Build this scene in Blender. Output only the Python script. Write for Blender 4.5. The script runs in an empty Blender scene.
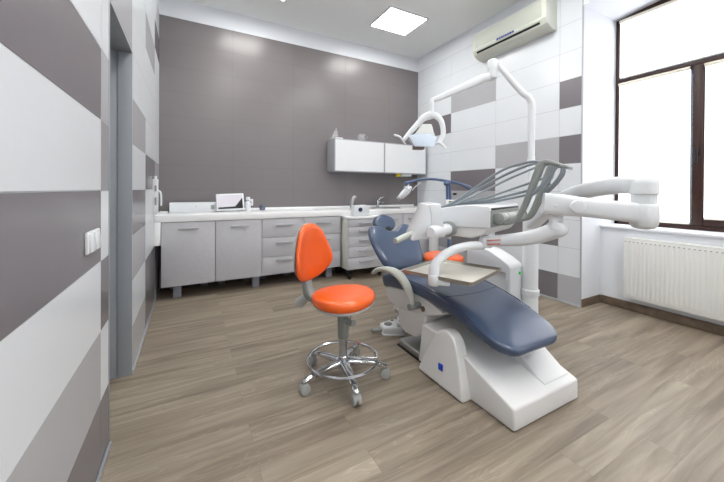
import bpy, bmesh, math, random
from mathutils import Vector, Matrix, Euler

random.seed(7)
PI = math.pi
SC = bpy.context.scene
COL = SC.collection


# ------------------------------------------------------------------ materials
def lin(c):
    out = []
    for v in c[:3]:
        v = v / 255.0
        out.append(v / 12.92 if v <= 0.04045 else ((v + 0.055) / 1.055) ** 2.4)
    return (out[0], out[1], out[2], 1.0)


def mat(name, rgb, rough=0.5, metal=0.0, emit=None, estr=0.0, noise=0.0, nscale=8.0, coat=0.0,
        alpha=1.0, trans=0.0, bump=0.0, bscale=200.0, ior=1.45):
    m = bpy.data.materials.new(name)
    m.use_nodes = True
    nt = m.node_tree
    b = nt.nodes['Principled BSDF']
    b.inputs['Base Color'].default_value = lin(rgb)
    b.inputs['Roughness'].default_value = rough
    b.inputs['Metallic'].default_value = metal
    b.inputs['IOR'].default_value = ior
    if coat:
        b.inputs['Coat Weight'].default_value = coat
        b.inputs['Coat Roughness'].default_value = 0.1
    if alpha < 1:
        b.inputs['Alpha'].default_value = alpha
    if trans:
        b.inputs['Transmission Weight'].default_value = trans
    if emit:
        b.inputs['Emission Color'].default_value = lin(emit)
        b.inputs['Emission Strength'].default_value = estr
    tc = nt.nodes.new('ShaderNodeTexCoord')
    if noise:
        n = nt.nodes.new('ShaderNodeTexNoise')
        n.inputs['Scale'].default_value = nscale
        n.inputs['Detail'].default_value = 4
        nt.links.new(tc.outputs['Object'], n.inputs['Vector'])
        r = nt.nodes.new('ShaderNodeValToRGB')
        a = lin([max(0, v * (1 - noise)) for v in rgb])
        c = lin([min(255, v * (1 + noise)) for v in rgb])
        r.color_ramp.elements[0].color = a
        r.color_ramp.elements[0].position = 0.3
        r.color_ramp.elements[1].color = c
        r.color_ramp.elements[1].position = 0.7
        nt.links.new(n.outputs['Fac'], r.inputs['Fac'])
        nt.links.new(r.outputs['Color'], b.inputs['Base Color'])
    if bump:
        n2 = nt.nodes.new('ShaderNodeTexNoise')
        n2.inputs['Scale'].default_value = bscale
        nt.links.new(tc.outputs['Object'], n2.inputs['Vector'])
        bp = nt.nodes.new('ShaderNodeBump')
        bp.inputs['Strength'].default_value = bump
        bp.inputs['Distance'].default_value = 0.002
        nt.links.new(n2.outputs['Fac'], bp.inputs['Height'])
        nt.links.new(bp.outputs['Normal'], b.inputs['Normal'])
    return m


def floor_material():
    m = bpy.data.materials.new('oak_planks')
    m.use_nodes = True
    nt = m.node_tree
    N, L = nt.nodes, nt.links
    b = N['Principled BSDF']
    tc = N.new('ShaderNodeTexCoord')
    br = N.new('ShaderNodeTexBrick')
    br.offset = 0.37
    br.inputs['Scale'].default_value = 1.0
    br.inputs['Brick Width'].default_value = 1.25
    br.inputs['Row Height'].default_value = 0.145
    br.inputs['Mortar Size'].default_value = 0.0006
    br.inputs['Mortar Smooth'].default_value = 0.1
    br.inputs['Bias'].default_value = 0.0
    br.inputs['Color1'].default_value = (0, 0, 0, 1)
    br.inputs['Color2'].default_value = (1, 1, 1, 1)
    br.inputs['Mortar'].default_value = (0.5, 0.5, 0.5, 1)
    L.new(tc.outputs['Object'], br.inputs['Vector'])
    ramp = N.new('ShaderNodeValToRGB')
    els = ramp.color_ramp.elements
    els[0].position = 0.0
    els[0].color = lin((136, 124, 110))
    els[1].position = 1.0
    els[1].color = lin((151, 140, 125))
    L.new(br.outputs['Color'], ramp.inputs['Fac'])
    # fine grain along the plank (x)
    mp = N.new('ShaderNodeMapping')
    mp.inputs['Scale'].default_value = (0.75, 11.0, 1.0)
    L.new(tc.outputs['Object'], mp.inputs['Vector'])
    addv = N.new('ShaderNodeVectorMath')
    addv.operation = 'ADD'
    sc = N.new('ShaderNodeVectorMath')
    sc.operation = 'SCALE'
    sc.inputs['Scale'].default_value = 17.0
    L.new(br.outputs['Color'], sc.inputs[0])
    L.new(mp.outputs['Vector'], addv.inputs[0])
    L.new(sc.outputs['Vector'], addv.inputs[1])
    n1 = N.new('ShaderNodeTexNoise')
    n1.inputs['Scale'].default_value = 1.6
    n1.inputs['Detail'].default_value = 6
    n1.inputs['Roughness'].default_value = 0.55
    n1.inputs['Distortion'].default_value = 0.9
    L.new(addv.outputs['Vector'], n1.inputs['Vector'])
    r1 = N.new('ShaderNodeValToRGB')
    r1.color_ramp.elements[0].position = 0.30
    r1.color_ramp.elements[0].color = (0.55, 0.52, 0.49, 1)
    r1.color_ramp.elements[1].position = 0.68
    r1.color_ramp.elements[1].color = (1.24, 1.24, 1.22, 1)
    L.new(n1.outputs['Fac'], r1.inputs['Fac'])
    # broad cathedral figure
    mp2 = N.new('ShaderNodeMapping')
    mp2.inputs['Scale'].default_value = (1.5, 10.0, 1.0)
    L.new(tc.outputs['Object'], mp2.inputs['Vector'])
    add2 = N.new('ShaderNodeVectorMath')
    add2.operation = 'ADD'
    L.new(mp2.outputs['Vector'], add2.inputs[0])
    L.new(sc.outputs['Vector'], add2.inputs[1])
    n2 = N.new('ShaderNodeTexNoise')
    n2.inputs['Scale'].default_value = 1.1
    n2.inputs['Detail'].default_value = 2
    L.new(add2.outputs['Vector'], n2.inputs['Vector'])
    mul = N.new('ShaderNodeMath')
    mul.operation = 'MULTIPLY'
    mul.inputs[1].default_value = 34.0
    L.new(n2.outputs['Fac'], mul.inputs[0])
    fr = N.new('ShaderNodeMath')
    fr.operation = 'PINGPONG'
    fr.inputs[1].default_value = 1.0
    L.new(mul.outputs[0], fr.inputs[0])
    r2 = N.new('ShaderNodeValToRGB')
    r2.color_ramp.elements[0].position = 0.0
    r2.color_ramp.elements[0].color = (1.22, 1.23, 1.25, 1)
    r2.color_ramp.elements[1].position = 0.34
    r2.color_ramp.elements[1].color = (1.0, 1.0, 1.0, 1)
    L.new(fr.outputs[0], r2.inputs['Fac'])
    mx = N.new('ShaderNodeMixRGB')
    mx.blend_type = 'MULTIPLY'
    mx.inputs['Fac'].default_value = 0.9
    L.new(ramp.outputs['Color'], mx.inputs['Color1'])
    L.new(r1.outputs['Color'], mx.inputs['Color2'])
    mx2 = N.new('ShaderNodeMixRGB')
    mx2.blend_type = 'MULTIPLY'
    n3 = N.new('ShaderNodeTexNoise')
    n3.inputs['Scale'].default_value = 0.9
    n3.inputs['Detail'].default_value = 1
    L.new(add2.outputs['Vector'], n3.inputs['Vector'])
    r3 = N.new('ShaderNodeValToRGB')
    r3.color_ramp.elements[0].position = 0.50
    r3.color_ramp.elements[0].color = (0.12, 0.12, 0.12, 1)
    r3.color_ramp.elements[1].position = 0.60
    r3.color_ramp.elements[1].color = (1, 1, 1, 1)
    L.new(n3.outputs['Fac'], r3.inputs['Fac'])
    L.new(r3.outputs['Color'], mx2.inputs['Fac'])
    L.new(mx.outputs['Color'], mx2.inputs['Color1'])
    L.new(r2.outputs['Color'], mx2.inputs['Color2'])
    mx3 = N.new('ShaderNodeMixRGB')
    mx3.inputs['Color2'].default_value = lin((112, 99, 86))
    L.new(br.outputs['Fac'], mx3.inputs['Fac'])
    L.new(mx2.outputs['Color'], mx3.inputs['Color1'])
    L.new(mx3.outputs['Color'], b.inputs['Base Color'])
    b.inputs['Roughness'].default_value = 0.42
    bp = N.new('ShaderNodeBump')
    bp.inputs['Strength'].default_value = 0.15
    bp.inputs['Distance'].default_value = 0.002
    L.new(n1.outputs['Fac'], bp.inputs['Height'])
    L.new(bp.outputs['Normal'], b.inputs['Normal'])
    return m


M = {}
M['plaster'] = mat('white_plaster', (230, 233, 238), 0.7, bump=0.05, bscale=60)
M['ceiling'] = mat('ceiling_paint', (246, 248, 248), 0.8, bump=0.03, bscale=60)
M['tile_white'] = mat('white_wall_tile', (221, 225, 230), 0.22, noise=0.006, nscale=2)
M['tile_light'] = mat('light_grey_wall_tile', (176, 176, 180), 0.24, noise=0.008, nscale=2)
M['tile_mid'] = mat('mid_grey_wall_tile', (158, 157, 161), 0.24, noise=0.008, nscale=2)
M['tile_dark'] = mat('dark_grey_wall_tile', (119, 115, 119), 0.24, noise=0.008, nscale=2)
M['tile_back'] = mat('taupe_back_wall_tile', (124, 119, 120), 0.27, noise=0.008, nscale=2)
M['grout'] = mat('grout', (172, 174, 178), 0.85)
M['grout_dark'] = mat('grout_dark', (108, 103, 105), 0.85)
M['floor'] = floor_material()
M['trim'] = mat('aluminium_trim', (196, 200, 206), 0.3, 0.6)
M['door_frame'] = mat('grey_door_paint', (152, 157, 163), 0.4)
M['skirting'] = mat('brown_skirting', (112, 96, 82), 0.5, noise=0.12, nscale=14)
M['brown'] = mat('brown_window_frame', (56, 34, 28), 0.4, noise=0.1, nscale=25)
M['blind'] = mat('glowing_blind_fabric', (240, 240, 240), 0.9, emit=(250, 250, 255), estr=2.2)  # emission put in for daylight coming through the blinds
M['cream'] = mat('cream_rail', (228, 222, 208), 0.4)
M['black'] = mat('black_plastic', (22, 22, 24), 0.4)
M['glass'] = mat('clear_glass', (245, 250, 250), 0.03, trans=1.0)
M['clear'] = mat('clear_plastic', (240, 242, 245), 0.12, alpha=0.16)
M['lightpanel'] = mat('lamp_diffuser', (255, 255, 255), 0.6, emit=(255, 254, 250), estr=25.0)
M['white_gloss'] = mat('white_gloss_plastic', (227, 230, 234), 0.22, coat=0.2)
M['white'] = mat('white_plastic', (227, 230, 233), 0.38)
M['warm_white'] = mat('warm_white_shell', (229, 229, 228), 0.32, coat=0.15)
M['cab'] = mat('pale_grey_laminate', (193, 193, 198), 0.5, noise=0.012, nscale=30)
M['cab_side'] = mat('ivory_laminate', (214, 215, 208), 0.5)
M['worktop'] = mat('white_worktop', (248, 249, 250), 0.25)
M['white_door'] = mat('white_glossy_door', (233, 236, 239), 0.18)
M['alu'] = mat('brushed_aluminium', (172, 174, 180), 0.4, 0.15)
M['leg'] = mat('blue_grey_leg', (150, 155, 168), 0.4, 0.3)
M['handle'] = mat('grey_bar_handle', (182, 183, 187), 0.35, 0.2)
M['chrome'] = mat('polished_aluminium', (205, 207, 210), 0.12, 1.0)
M['steel'] = mat('brushed_steel', (180, 182, 182), 0.3, 0.9)
M['orange'] = mat('orange_vinyl', (240, 98, 26), 0.26, coat=0.35, bump=0.02, bscale=400)
M['grey_plastic'] = mat('grey_plastic', (150, 153, 150), 0.45)
M['pale_plastic'] = mat('pale_grey_plastic', (190, 192, 190), 0.4)
M['green_grey'] = mat('green_grey_plastic', (141, 146, 143), 0.42)
M['pale_green'] = mat('pale_green_grey_plastic', (192, 197, 188), 0.4)
M['blue'] = mat('slate_blue_vinyl', (64, 79, 105), 0.28, coat=0.5, bump=0.02, bscale=400)
M['hose'] = mat('blue_grey_hose', (134, 143, 150), 0.35)
M['ac'] = mat('ivory_plastic', (210, 213, 203), 0.45)
M['ac_panel'] = mat('ivory_ribbed_grille', (204, 208, 198), 0.5)
M['ink_blue'] = mat('blue_print', (52, 66, 150), 0.5)
M['sticker'] = mat('blue_sticker', (20, 72, 190), 0.4)
M['navy'] = mat('navy_dot', (32, 40, 84), 0.4)
M['red_print'] = mat('red_print', (205, 110, 100), 0.5)
M['green_led'] = mat('green_button', (40, 170, 70), 0.3, emit=(30, 180, 70), estr=0.3)
M['screen'] = mat('pale_screen', (214, 210, 220), 0.15)
M['screen_dark'] = mat('dark_screen', (28, 30, 32), 0.12)
M['lamp_blue'] = mat('steel_blue_plastic', (82, 100, 134), 0.4)
M['lcd'] = mat('lcd_green', (110, 130, 96), 0.3)
M['yellow'] = mat('yellow_plastic', (226, 205, 30), 0.4)
M['lens'] = mat('lamp_lens', (222, 236, 248), 0.15, emit=(222, 236, 255), estr=0.4)
M['tray'] = mat('tray_liner', (236, 233, 222), 0.32, 0.0)
M['tray_rim'] = mat('tray_steel_rim', (172, 168, 158), 0.3, 0.7)
M['caster'] = mat('caster_grey', (168, 170, 168), 0.45)
M['radiator'] = mat('radiator_white', (228, 229, 226), 0.4)
M['slot'] = mat('radiator_slot', (150, 152, 150), 0.6)


# ------------------------------------------------------------------ mesh tools
def new_bm():
    return bmesh.new()


def add_box(bm, lo, hi, bevel=0.0, seg=2, mx=None, mi=0):
    lo, hi = Vector(lo), Vector(hi)
    c, s = (lo + hi) / 2, hi - lo
    r = bmesh.ops.create_cube(bm, size=1.0)
    vs = r['verts']
    for v in vs:
        v.co = Vector((v.co.x * s.x, v.co.y * s.y, v.co.z * s.z))
    fs = set(f for v in vs for f in v.link_faces)
    if bevel > 0:
        es = list(set(e for v in vs for e in v.link_edges))
        rr = bmesh.ops.bevel(bm, geom=es, offset=min(bevel, min(s) * 0.49), segments=seg, affect='EDGES', profile=0.5)
        vs = list(set([v for v in vs if v.is_valid] + [v for f in rr['faces'] for v in f.verts]))
        fs = set(f for v in vs for f in v.link_faces)
    for v in vs:
        v.co = v.co + c
        if mx is not None:
            v.co = mx @ v.co
    for f in fs:
        f.material_index = mi
    return vs


def frames(pts, up=None):
    pts = [Vector(p) for p in pts]
    n = len(pts)
    T = []
    for i in range(n):
        a = pts[max(i - 1, 0)]
        b = pts[min(i + 1, n - 1)]
        T.append((b - a).normalized())
    out = []
    if up is None:
        u = Vector((0, 0, 1)) if abs(T[0].z) < 0.9 else Vector((1, 0, 0))
    else:
        u = Vector(up)
    for t in T:
        s = t.cross(u)
        if s.length < 1e-6:
            s = t.orthogonal()
        s.normalize()
        w = s.cross(t).normalized()
        if up is None:
            u = w
        out.append((s, w))
    return pts, out


def smooth_path(pts, k=6):
    P = [Vector(p) for p in pts]
    if len(P) < 3:
        return P
    out = []
    for i in range(len(P) - 1):
        p0 = P[max(i - 1, 0)]
        p1, p2 = P[i], P[i + 1]
        p3 = P[min(i + 2, len(P) - 1)]
        for j in range(k):
            t = j / k
            out.append(0.5 * ((2 * p1) + (-p0 + p2) * t + (2 * p0 - 5 * p1 + 4 * p2 - p3) * t * t
                              + (-p0 + 3 * p1 - 3 * p2 + p3) * t ** 3))
    out.append(P[-1])
    return out


def lerp_list(vals, n):
    if not isinstance(vals, (list, tuple)):
        return [vals] * n
    out = []
    for i in range(n):
        f = i / (n - 1) * (len(vals) - 1)
        a = int(min(math.floor(f), len(vals) - 2))
        out.append(vals[a] + (vals[a + 1] - vals[a]) * (f - a))
    return out


def ring_faces(bm, rings, cap=True, mi=0, closed=False):
    n = len(rings[0])
    for a, b in zip(rings[:-1], rings[1:]):
        for i in range(n):
            f = bm.faces.new((a[i], a[(i + 1) % n], b[(i + 1) % n], b[i]))
            f.material_index = mi
    if closed:
        a, b = rings[-1], rings[0]
        for i in range(n):
            f = bm.faces.new((a[i], a[(i + 1) % n], b[(i + 1) % n], b[i]))
            f.material_index = mi
    elif cap:
        f = bm.faces.new(list(reversed(rings[0])))
        f.material_index = mi
        f = bm.faces.new(rings[-1])
        f.material_index = mi


def sweep(bm, pts, rs, rw=None, n=16, expo=2.0, up=None, cap=True, k=0, mi=0, round_ends=False):
    """sweep a superellipse (half sizes rs sideways, rw up) along pts"""
    if k:
        pts = smooth_path(pts, k)
    pts, fr = frames(pts, up)
    m = len(pts)
    A = lerp_list(rs, m)
    B = lerp_list(rw if rw is not None else rs, m)
    rings = []
    seq = [(pts[i], fr[i], A[i], B[i]) for i in range(m)]
    if round_ends:
        t0 = (pts[0] - pts[1]).normalized()
        t1 = (pts[-1] - pts[-2]).normalized()
        pre = [(pts[0] + t0 * A[0] * q, fr[0], A[0] * math.sqrt(max(0, 1 - q * q)), B[0] * math.sqrt(max(0, 1 - q * q)))
               for q in (0.97, 0.8, 0.45)]
        post = [(pts[-1] + t1 * A[-1] * q, fr[-1], A[-1] * math.sqrt(max(0, 1 - q * q)), B[-1] * math.sqrt(max(0, 1 - q * q)))
                for q in (0.45, 0.8, 0.97)]
        seq = pre + seq + post
    for p, (s, w), a, b in seq:
        ring = []
        for i in range(n):
            th = 2 * PI * i / n
            c, d = math.cos(th), math.sin(th)
            x = math.copysign(abs(c) ** (2 / expo), c) * a
            y = math.copysign(abs(d) ** (2 / expo), d) * b
            ring.append(bm.verts.new(p + s * x + w * y))
        rings.append(ring)
    ring_faces(bm, rings, cap, mi)


def tube(bm, pts, r, n=12, k=0, mi=0):
    sweep(bm, pts, r, n=n, k=k, mi=mi)


def torus(bm, c, R, r, n=48, m=10, mx=None):
    rings = []
    for i in range(n):
        a = 2 * PI * i / n
        ring = []
        for j in range(m):
            b = 2 * PI * j / m
            v = Vector(((R + r * math.cos(b)) * math.cos(a), (R + r * math.cos(b)) * math.sin(a), r * math.sin(b)))
            if mx is not None:
                v = mx @ v
            ring.append(bm.verts.new(Vector(c) + v))
        rings.append(ring)
    ring_faces(bm, rings, closed=True)


def lathe(bm, c, prof, n=32, axis=None, mi=0):
    """prof: list of (r, h) along axis from point c"""
    c = Vector(c)
    ax = Vector(axis if axis is not None else (0, 0, 1)).normalized()
    s = ax.orthogonal().normalized()
    if abs(ax.z) > 0.99:
        s = Vector((1, 0, 0))
    w = ax.cross(s).normalized()
    rings = []
    for r, h in prof:
        rings.append([bm.verts.new(c + ax * h + (s * math.cos(2 * PI * i / n) + w * math.sin(2 * PI * i / n)) * max(r, 1e-4))
                      for i in range(n)])
    ring_faces(bm, rings, True, mi)


def cyl(bm, a, b, r, n=24, bevel=0.0, r2=None, mi=0):
    a, b = Vector(a), Vector(b)
    L = (b - a).length
    r2 = r if r2 is None else r2
    if bevel:
        prof = [(r - bevel, 0), (r - bevel * 0.3, bevel * 0.3), (r, bevel), (r2, L - bevel), (r2 - bevel * 0.3, L - bevel * 0.3), (r2 - bevel, L)]
    else:
        prof = [(r, 0), (r2, L)]
    lathe(bm, a, prof, n, b - a, mi)


def prism(bm, poly, fn, bevel=0.0, seg=2, mi=0):
    """poly: list of 2-D points; fn(p, side) -> 3-D point for side 0 / 1"""
    A = [bm.verts.new(fn(p, 0)) for p in poly]
    B = [bm.verts.new(fn(p, 1)) for p in poly]
    n = len(poly)
    fs = [bm.faces.new(list(reversed(A))), bm.faces.new(B)]
    for i in range(n):
        fs.append(bm.faces.new((A[i], A[(i + 1) % n], B[(i + 1) % n], B[i])))
    for f in fs:
        f.material_index = mi
    bmesh.ops.recalc_face_normals(bm, faces=fs)
    if bevel:
        es = set(e for f in fs for e in f.edges)
        sel = [e for e in es if len(e.link_faces) == 2 and e.calc_face_angle(0) > 0.35]
        bmesh.ops.bevel(bm, geom=sel, offset=bevel, segments=seg, affect='EDGES', profile=0.5, clamp_overlap=True)


def prism_x(bm, poly, x0, x1, bevel=0.0, seg=2, mi=0):      # poly in (y, z)
    prism(bm, poly, lambda p, s: Vector(((x0, x1)[s], p[0], p[1])), bevel, seg, mi)


def prism_y(bm, poly, y0, y1, bevel=0.0, seg=2, mi=0):      # poly in (x, z)
    prism(bm, poly, lambda p, s: Vector((p[0], (y0, y1)[s], p[1])), bevel, seg, mi)


def prism_z(bm, poly, z0, z1, bevel=0.0, seg=2, mi=0):      # poly in (x, y)
    prism(bm, poly, lambda p, s: Vector((p[0], p[1], (z0, z1)[s])), bevel, seg, mi)


def pad(bm, outline, thick, fn, back=None, mi=0):
    """cushion from a star-shaped outline; fn(u, v, h) -> 3-D point"""
    back = thick if back is None else back
    cx = sum(p[0] for p in outline) / len(outline)
    cy = sum(p[1] for p in outline) / len(outline)
    levels = []
    prof = [(0.35, 1.0), (0.62, 0.97), (0.80, 0.88), (0.90, 0.74), (0.96, 0.52), (0.99, 0.26), (1.0, 0.0)]
    for s, h in prof:
        levels.append((s, h * thick / 2))
    for s, h in reversed(prof[:-1]):
        levels.append((s, -h * back / 2))
    rings = []
    for s, h in levels:
        rings.append([bm.verts.new(fn(cx + (x - cx) * s, cy + (y - cy) * s, h)) for x, y in outline])
    ring_faces(bm, rings, True, mi)


def closed_smooth(pts, k=5):
    P = [Vector((p[0], p[1], 0)) for p in pts]
    n = len(P)
    out = []
    for i in range(n):
        p0, p1, p2, p3 = P[i - 1], P[i], P[(i + 1) % n], P[(i + 2) % n]
        for j in range(k):
            t = j / k
            v = 0.5 * ((2 * p1) + (-p0 + p2) * t + (2 * p0 - 5 * p1 + 4 * p2 - p3) * t * t
                       + (-p0 + 3 * p1 - 3 * p2 + p3) * t ** 3)
            out.append((v.x, v.y))
    return out


# ------------------------------------------------------------------ object tools
def wloc(o):
    v = Vector(o.location)
    while o.parent:
        o = o.parent
        v = v + o.location
    return v


def obj(name, bm, mats, parent=None, angle=35, origin=None, subsurf=0, label=None):
    bmesh.ops.recalc_face_normals(bm, faces=bm.faces[:])
    me = bpy.data.meshes.new(name)
    if parent is not None and origin is None:
        org = wloc(parent)
        loc = Vector((0, 0, 0))
    elif parent is None and origin is None:
        xs = [v.co for v in bm.verts]
        lo = Vector((min(v.x for v in xs), min(v.y for v in xs), min(v.z for v in xs)))
        hi = Vector((max(v.x for v in xs), max(v.y for v in xs), max(v.z for v in xs)))
        org = Vector(((lo.x + hi.x) / 2, (lo.y + hi.y) / 2, lo.z))
        loc = org
    else:
        org = Vector(origin)
        loc = org - (wloc(parent) if parent else Vector((0, 0, 0)))
    for v in bm.verts:
        v.co = v.co - org
    bm.to_mesh(me)
    bm.free()
    if not isinstance(mats, (list, tuple)):
        mats = [mats]
    for m in mats:
        me.materials.append(m)
    for p in me.polygons:
        p.use_smooth = True
    me.set_sharp_from_angle(angle=math.radians(angle))
    o = bpy.data.objects.new(name, me)
    COL.objects.link(o)
    o.location = loc
    if parent is not None:
        o.parent = parent
    if subsurf:
        s = o.modifiers.new('smooth', 'SUBSURF')
        s.levels = subsurf
        s.render_levels = subsurf
    if label:
        o['label'] = label
    return o


def thing(name, label, cat, loc=(0, 0, 0), group=None):
    o = bpy.data.objects.new(name, None)
    o.empty_display_size = 0.1
    COL.objects.link(o)
    o.location = loc
    o['label'] = label
    o['category'] = cat
    if group:
        o['group'] = group
    return o


def tag(o, label, cat, group=None):
    o['label'] = label
    o['category'] = cat
    if group:
        o['group'] = group
    return o


def struct(name, bm, mats, angle=30):
    o = obj(name, bm, mats, None, angle)
    o['kind'] = 'structure'
    return o


def dup(root, loc, rotz=0.0, label=None, group=None):
    r = root.copy()
    COL.objects.link(r)
    r.location = loc
    r.rotation_euler = (0, 0, rotz)
    if label:
        r['label'] = label
    if group:
        r['group'] = group
    for ch in list(root.children):
        c = ch.copy()
        COL.objects.link(c)
        c.parent = r
        for g in list(ch.children):
            d = g.copy()
            COL.objects.link(d)
            d.parent = c
    return r


# ------------------------------------------------------------------ the room
XL, XR, YB, YF = -0.338, 3.59, 4.572, -2.6
ZC, ZT = 3.57, 3.33
YP = 1.84            # where the tiled pier ends and the window niche begins
YN = 0.25            # other side of the niche
ROW = [0.3025 * k for k in range(12)]
W_, LG, DK, MD = 1, 2, 3, 4
TM = [M['grout'], M['tile_white'], M['tile_light'], M['tile_dark'], M['tile_mid']]
G = 0.0019           # half a grout joint





def tile_panel(bm, axis, face, depth, a0, a1, z0, z1, mi):
    """one tile on a wall; axis 'x': wall plane x=face, tile spans a (=y) and z"""
    a0, a1, z0, z1 = a0 + G, a1 - G, z0 + G, z1 - G
    if axis == 'x':
        lo, hi = (min(face, face + depth), a0, z0), (max(face, face + depth), a1, z1)
    else:
        lo, hi = (a0, min(face, face + depth), z0), (a1, max(face, face + depth), z1)
    add_box(bm, lo, hi, mi=mi)


# floor, ceiling
bm = new_bm()
add_box(bm, (XL - 0.3, YF - 0.2, -0.12), (4.6, YB + 0.25, 0.0))
struct('floor', bm, M['floor'])
bm = new_bm()
add_box(bm, (XL - 0.3, YF - 0.2, ZC), (4.6, YB + 0.25, ZC + 0.12))
struct('ceiling', bm, M['ceiling'])

# left wall with the doorway
DY0, DY1, DZ = 1.875, 2.548, 2.112
bm = new_bm()
x0, x1 = XL - 0.27, XL - 0.0015
add_box(bm, (x0, YF - 0.2, 0), (x1, DY0, ZC), mi=0)
add_box(bm, (x0, DY1, 0), (x1, YB + 0.2, ZC), mi=0)
add_box(bm, (x0, DY0, DZ), (x1, DY1, ZC), mi=0)
add_box(bm, (x1, YF, ZT), (XL, YB, ZC), mi=5)
left_cols = [(-0.75, 0.08), (0.08, 0.908), (0.908, 1.73), (1.73, DY0), (DY0, DY1), (DY1, 3.257), (3.257, 4.03), (4.03, YB)]
left_rows = {
    0: [W_, LG, W_, DK, W_, LG, W_, W_, DK, W_, W_],
    1: [LG, W_, DK, W_, LG, W_, DK, W_, W_, LG, W_],
    2: [DK, LG, W_, DK, W_, DK, W_, W_, LG, W_, W_],
    3: [DK, W_, DK, W_, MD, LG, W_, LG, W_, W_, W_],
    4: [0, 0, 0, 0, 0, 0, 0, LG, LG, W_, W_],
    5: [LG, W_, LG, DK, W_, LG, W_, W_, W_, W_, W_],
    6: [DK, DK, W_, W_, DK, W_, W_, W_, LG, W_, W_],
    7: [W_, W_, LG, W_, LG, W_, W_, W_, W_, DK, W_],
}
for c, (a0, a1) in enumerate(left_cols):
    for r in range(11):
        z0, z1 = ROW[r], ROW[r + 1]
        if c == 4:
            if z1 <= DZ:
                continue
            z0 = max(z0, DZ)
        tile_panel(bm, 'x', XL, -0.0014, a0, a1, z0, z1, left_rows[c][r])
struct('wall_left', bm, TM + [M['plaster']])

# back wall
bm = new_bm()
add_box(bm, (XL - 0.27, YB + 0.0012, 0), (XR + 0.9, YB + 0.25, ZC), mi=0)
add_box(bm, (XL, YB, ZT), (XR, YB + 0.0011, ZC), mi=2)
bx = [XL, 0.49, 1.32, 2.15, 2.98, XR]
for c in range(5):
    for r in range(11):
        tile_panel(bm, 'y', YB, 0.0011, bx[c], bx[c + 1], ROW[r], ROW[r + 1], 1)
struct('wall_back', bm, [M['grout_dark'], M['tile_back'], M['plaster']])

# right tiled pier
bm = new_bm()
add_box(bm, (XR + 0.008, YP, 0), (4.55, YB + 0.008, ZC), mi=5)
add_box(bm, (XR + 0.0014, YP + 0.004, 0), (XR + 0.0081, YB, ZT), mi=0)
add_box(bm, (XR, YP, ZT), (XR + 0.008, YB, ZC), mi=5)
rc = [YP + 0.008, 2.075, 2.91, 3.741, YB]
right_rows = [
    [LG, W_, W_, W_, W_, DK, W_, DK, W_, W_, W_],
    [DK, W_, DK, W_, W_, LG, W_, W_, W_, W_, W_],
    [LG, DK, W_, LG, DK, W_, W_, W_, LG, W_, W_],
    [W_, LG, W_, W_, W_, W_, W_, DK, W_, W_, W_],
]
for c in range(4):
    for r in range(11):
        tile_panel(bm, 'x', XR, 0.0013, rc[c], rc[c + 1], ROW[r], ROW[r + 1], right_rows[c][r])
struct('wall_right', bm, TM + [M['plaster']])

# corner bead of the pier, floor profiles
bm = new_bm()
add_box(bm, (XR - 0.002, YP - 0.003, 0), (XR + 0.012, YP + 0.008, ZT))
struct('trim_1', bm, M['alu'])
bm = new_bm()
add_box(bm, (XR - 0.012, YP, 0), (XR - 0.0005, YB - 0.001, 0.022), 0.003)
struct('baseboard_right', bm, M['trim'])
bm = new_bm()
add_box(bm, (XL + 0.0005, YF, 0), (XL + 0.012, DY0 - 0.002, 0.03), 0.003)
struct('baseboard_left', bm, M['trim'])
bm = new_bm()
add_box(bm, (XL + 0.0005, DY1, 0), (XL + 0.012, YB - 0.001, 0.03), 0.003)
struct('trim_2', bm, M['trim'])

# window niche walls: the window in view and a second one added out of view for daylight
XW = 4.27
YP2, YN2 = -0.35, -1.94


def arch_line(yn, yp):
    out = []
    for i in range(25):
        y = yn + (yp - yn) * i / 24
        out.append((y, 3.15 + 0.06 * (1 - ((y - (yn + yp) / 2) / ((yp - yn) / 2)) ** 2)))
    return out


bm = new_bm()
for yn, yp in ((YN, YP), (YN2, YP2)):
    add_box(bm, (3.975, yn, 0), (4.55, yp, 0.825))
    arch = arch_line(yn, yp)
    for i in range(24):
        (ya, za), (yb, zb) = arch[i], arch[i + 1]
        prism(bm, [(ya, za), (yb, zb), (yb, ZC), (ya, ZC)], lambda p, s: Vector(((XR, 4.55)[s], p[0], p[1])))
add_box(bm, (XR, YP2, 0), (4.55, YN, ZC))
add_box(bm, (XR, YF - 0.2, 0), (4.55, YN2, ZC))
bmesh.ops.remove_doubles(bm, verts=bm.verts[:], dist=1e-5)
struct('wall_window', bm, M['plaster'])
bm = new_bm()
add_box(bm, (3.957, YN, 0), (3.975, YP - 0.012, 0.085), 0.004)
struct('baseboard_window', bm, M['skirting'])
bm = new_bm()
add_box(bm, (XR + 0.012, YP - 0.012, 0), (3.957, YP - 0.0005, 0.085), 0.004)
struct('trim_3', bm, M['skirting'])
# wall behind the camera
bm = new_bm()
add_box(bm, (XL - 0.27, YF - 0.2, 0), (4.55, YF, ZC))
struct('wall_front', bm, M['plaster'])

# doorway
root = bpy.data.objects.new('door_1', None)
COL.objects.link(root)
root.location = (XL - 0.1, (DY0 + DY1) / 2, 0)
root['kind'] = 'structure'
bm = new_bm()
for (ya, yb, s) in ((DY1 - 0.012, DY1, -1), (DY0, DY0 + 0.012, 1)):
    add_box(bm, (XL - 0.075, ya, 0), (XL + 0.003, yb, DZ), 0.002)
    yc = (ya + 0.006, yb) if s < 0 else (ya, yb - 0.006)
    add_box(bm, (XL - 0.27, yc[0], 0), (XL - 0.077, yc[1], DZ), 0.001)
add_box(bm, (XL - 0.27, DY0, DZ - 0.012), (XL + 0.003, DY1, DZ), 0.002)
obj('door_frame', bm, M['door_frame'], root)
bm = new_bm()
add_box(bm, (XL - 0.265, DY0 + 0.014, 0.006), (XL - 0.225, DY1 - 0.014, DZ - 0.014), 0.003)
dl = obj('door_leaf', bm, M['door_frame'], root)
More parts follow.
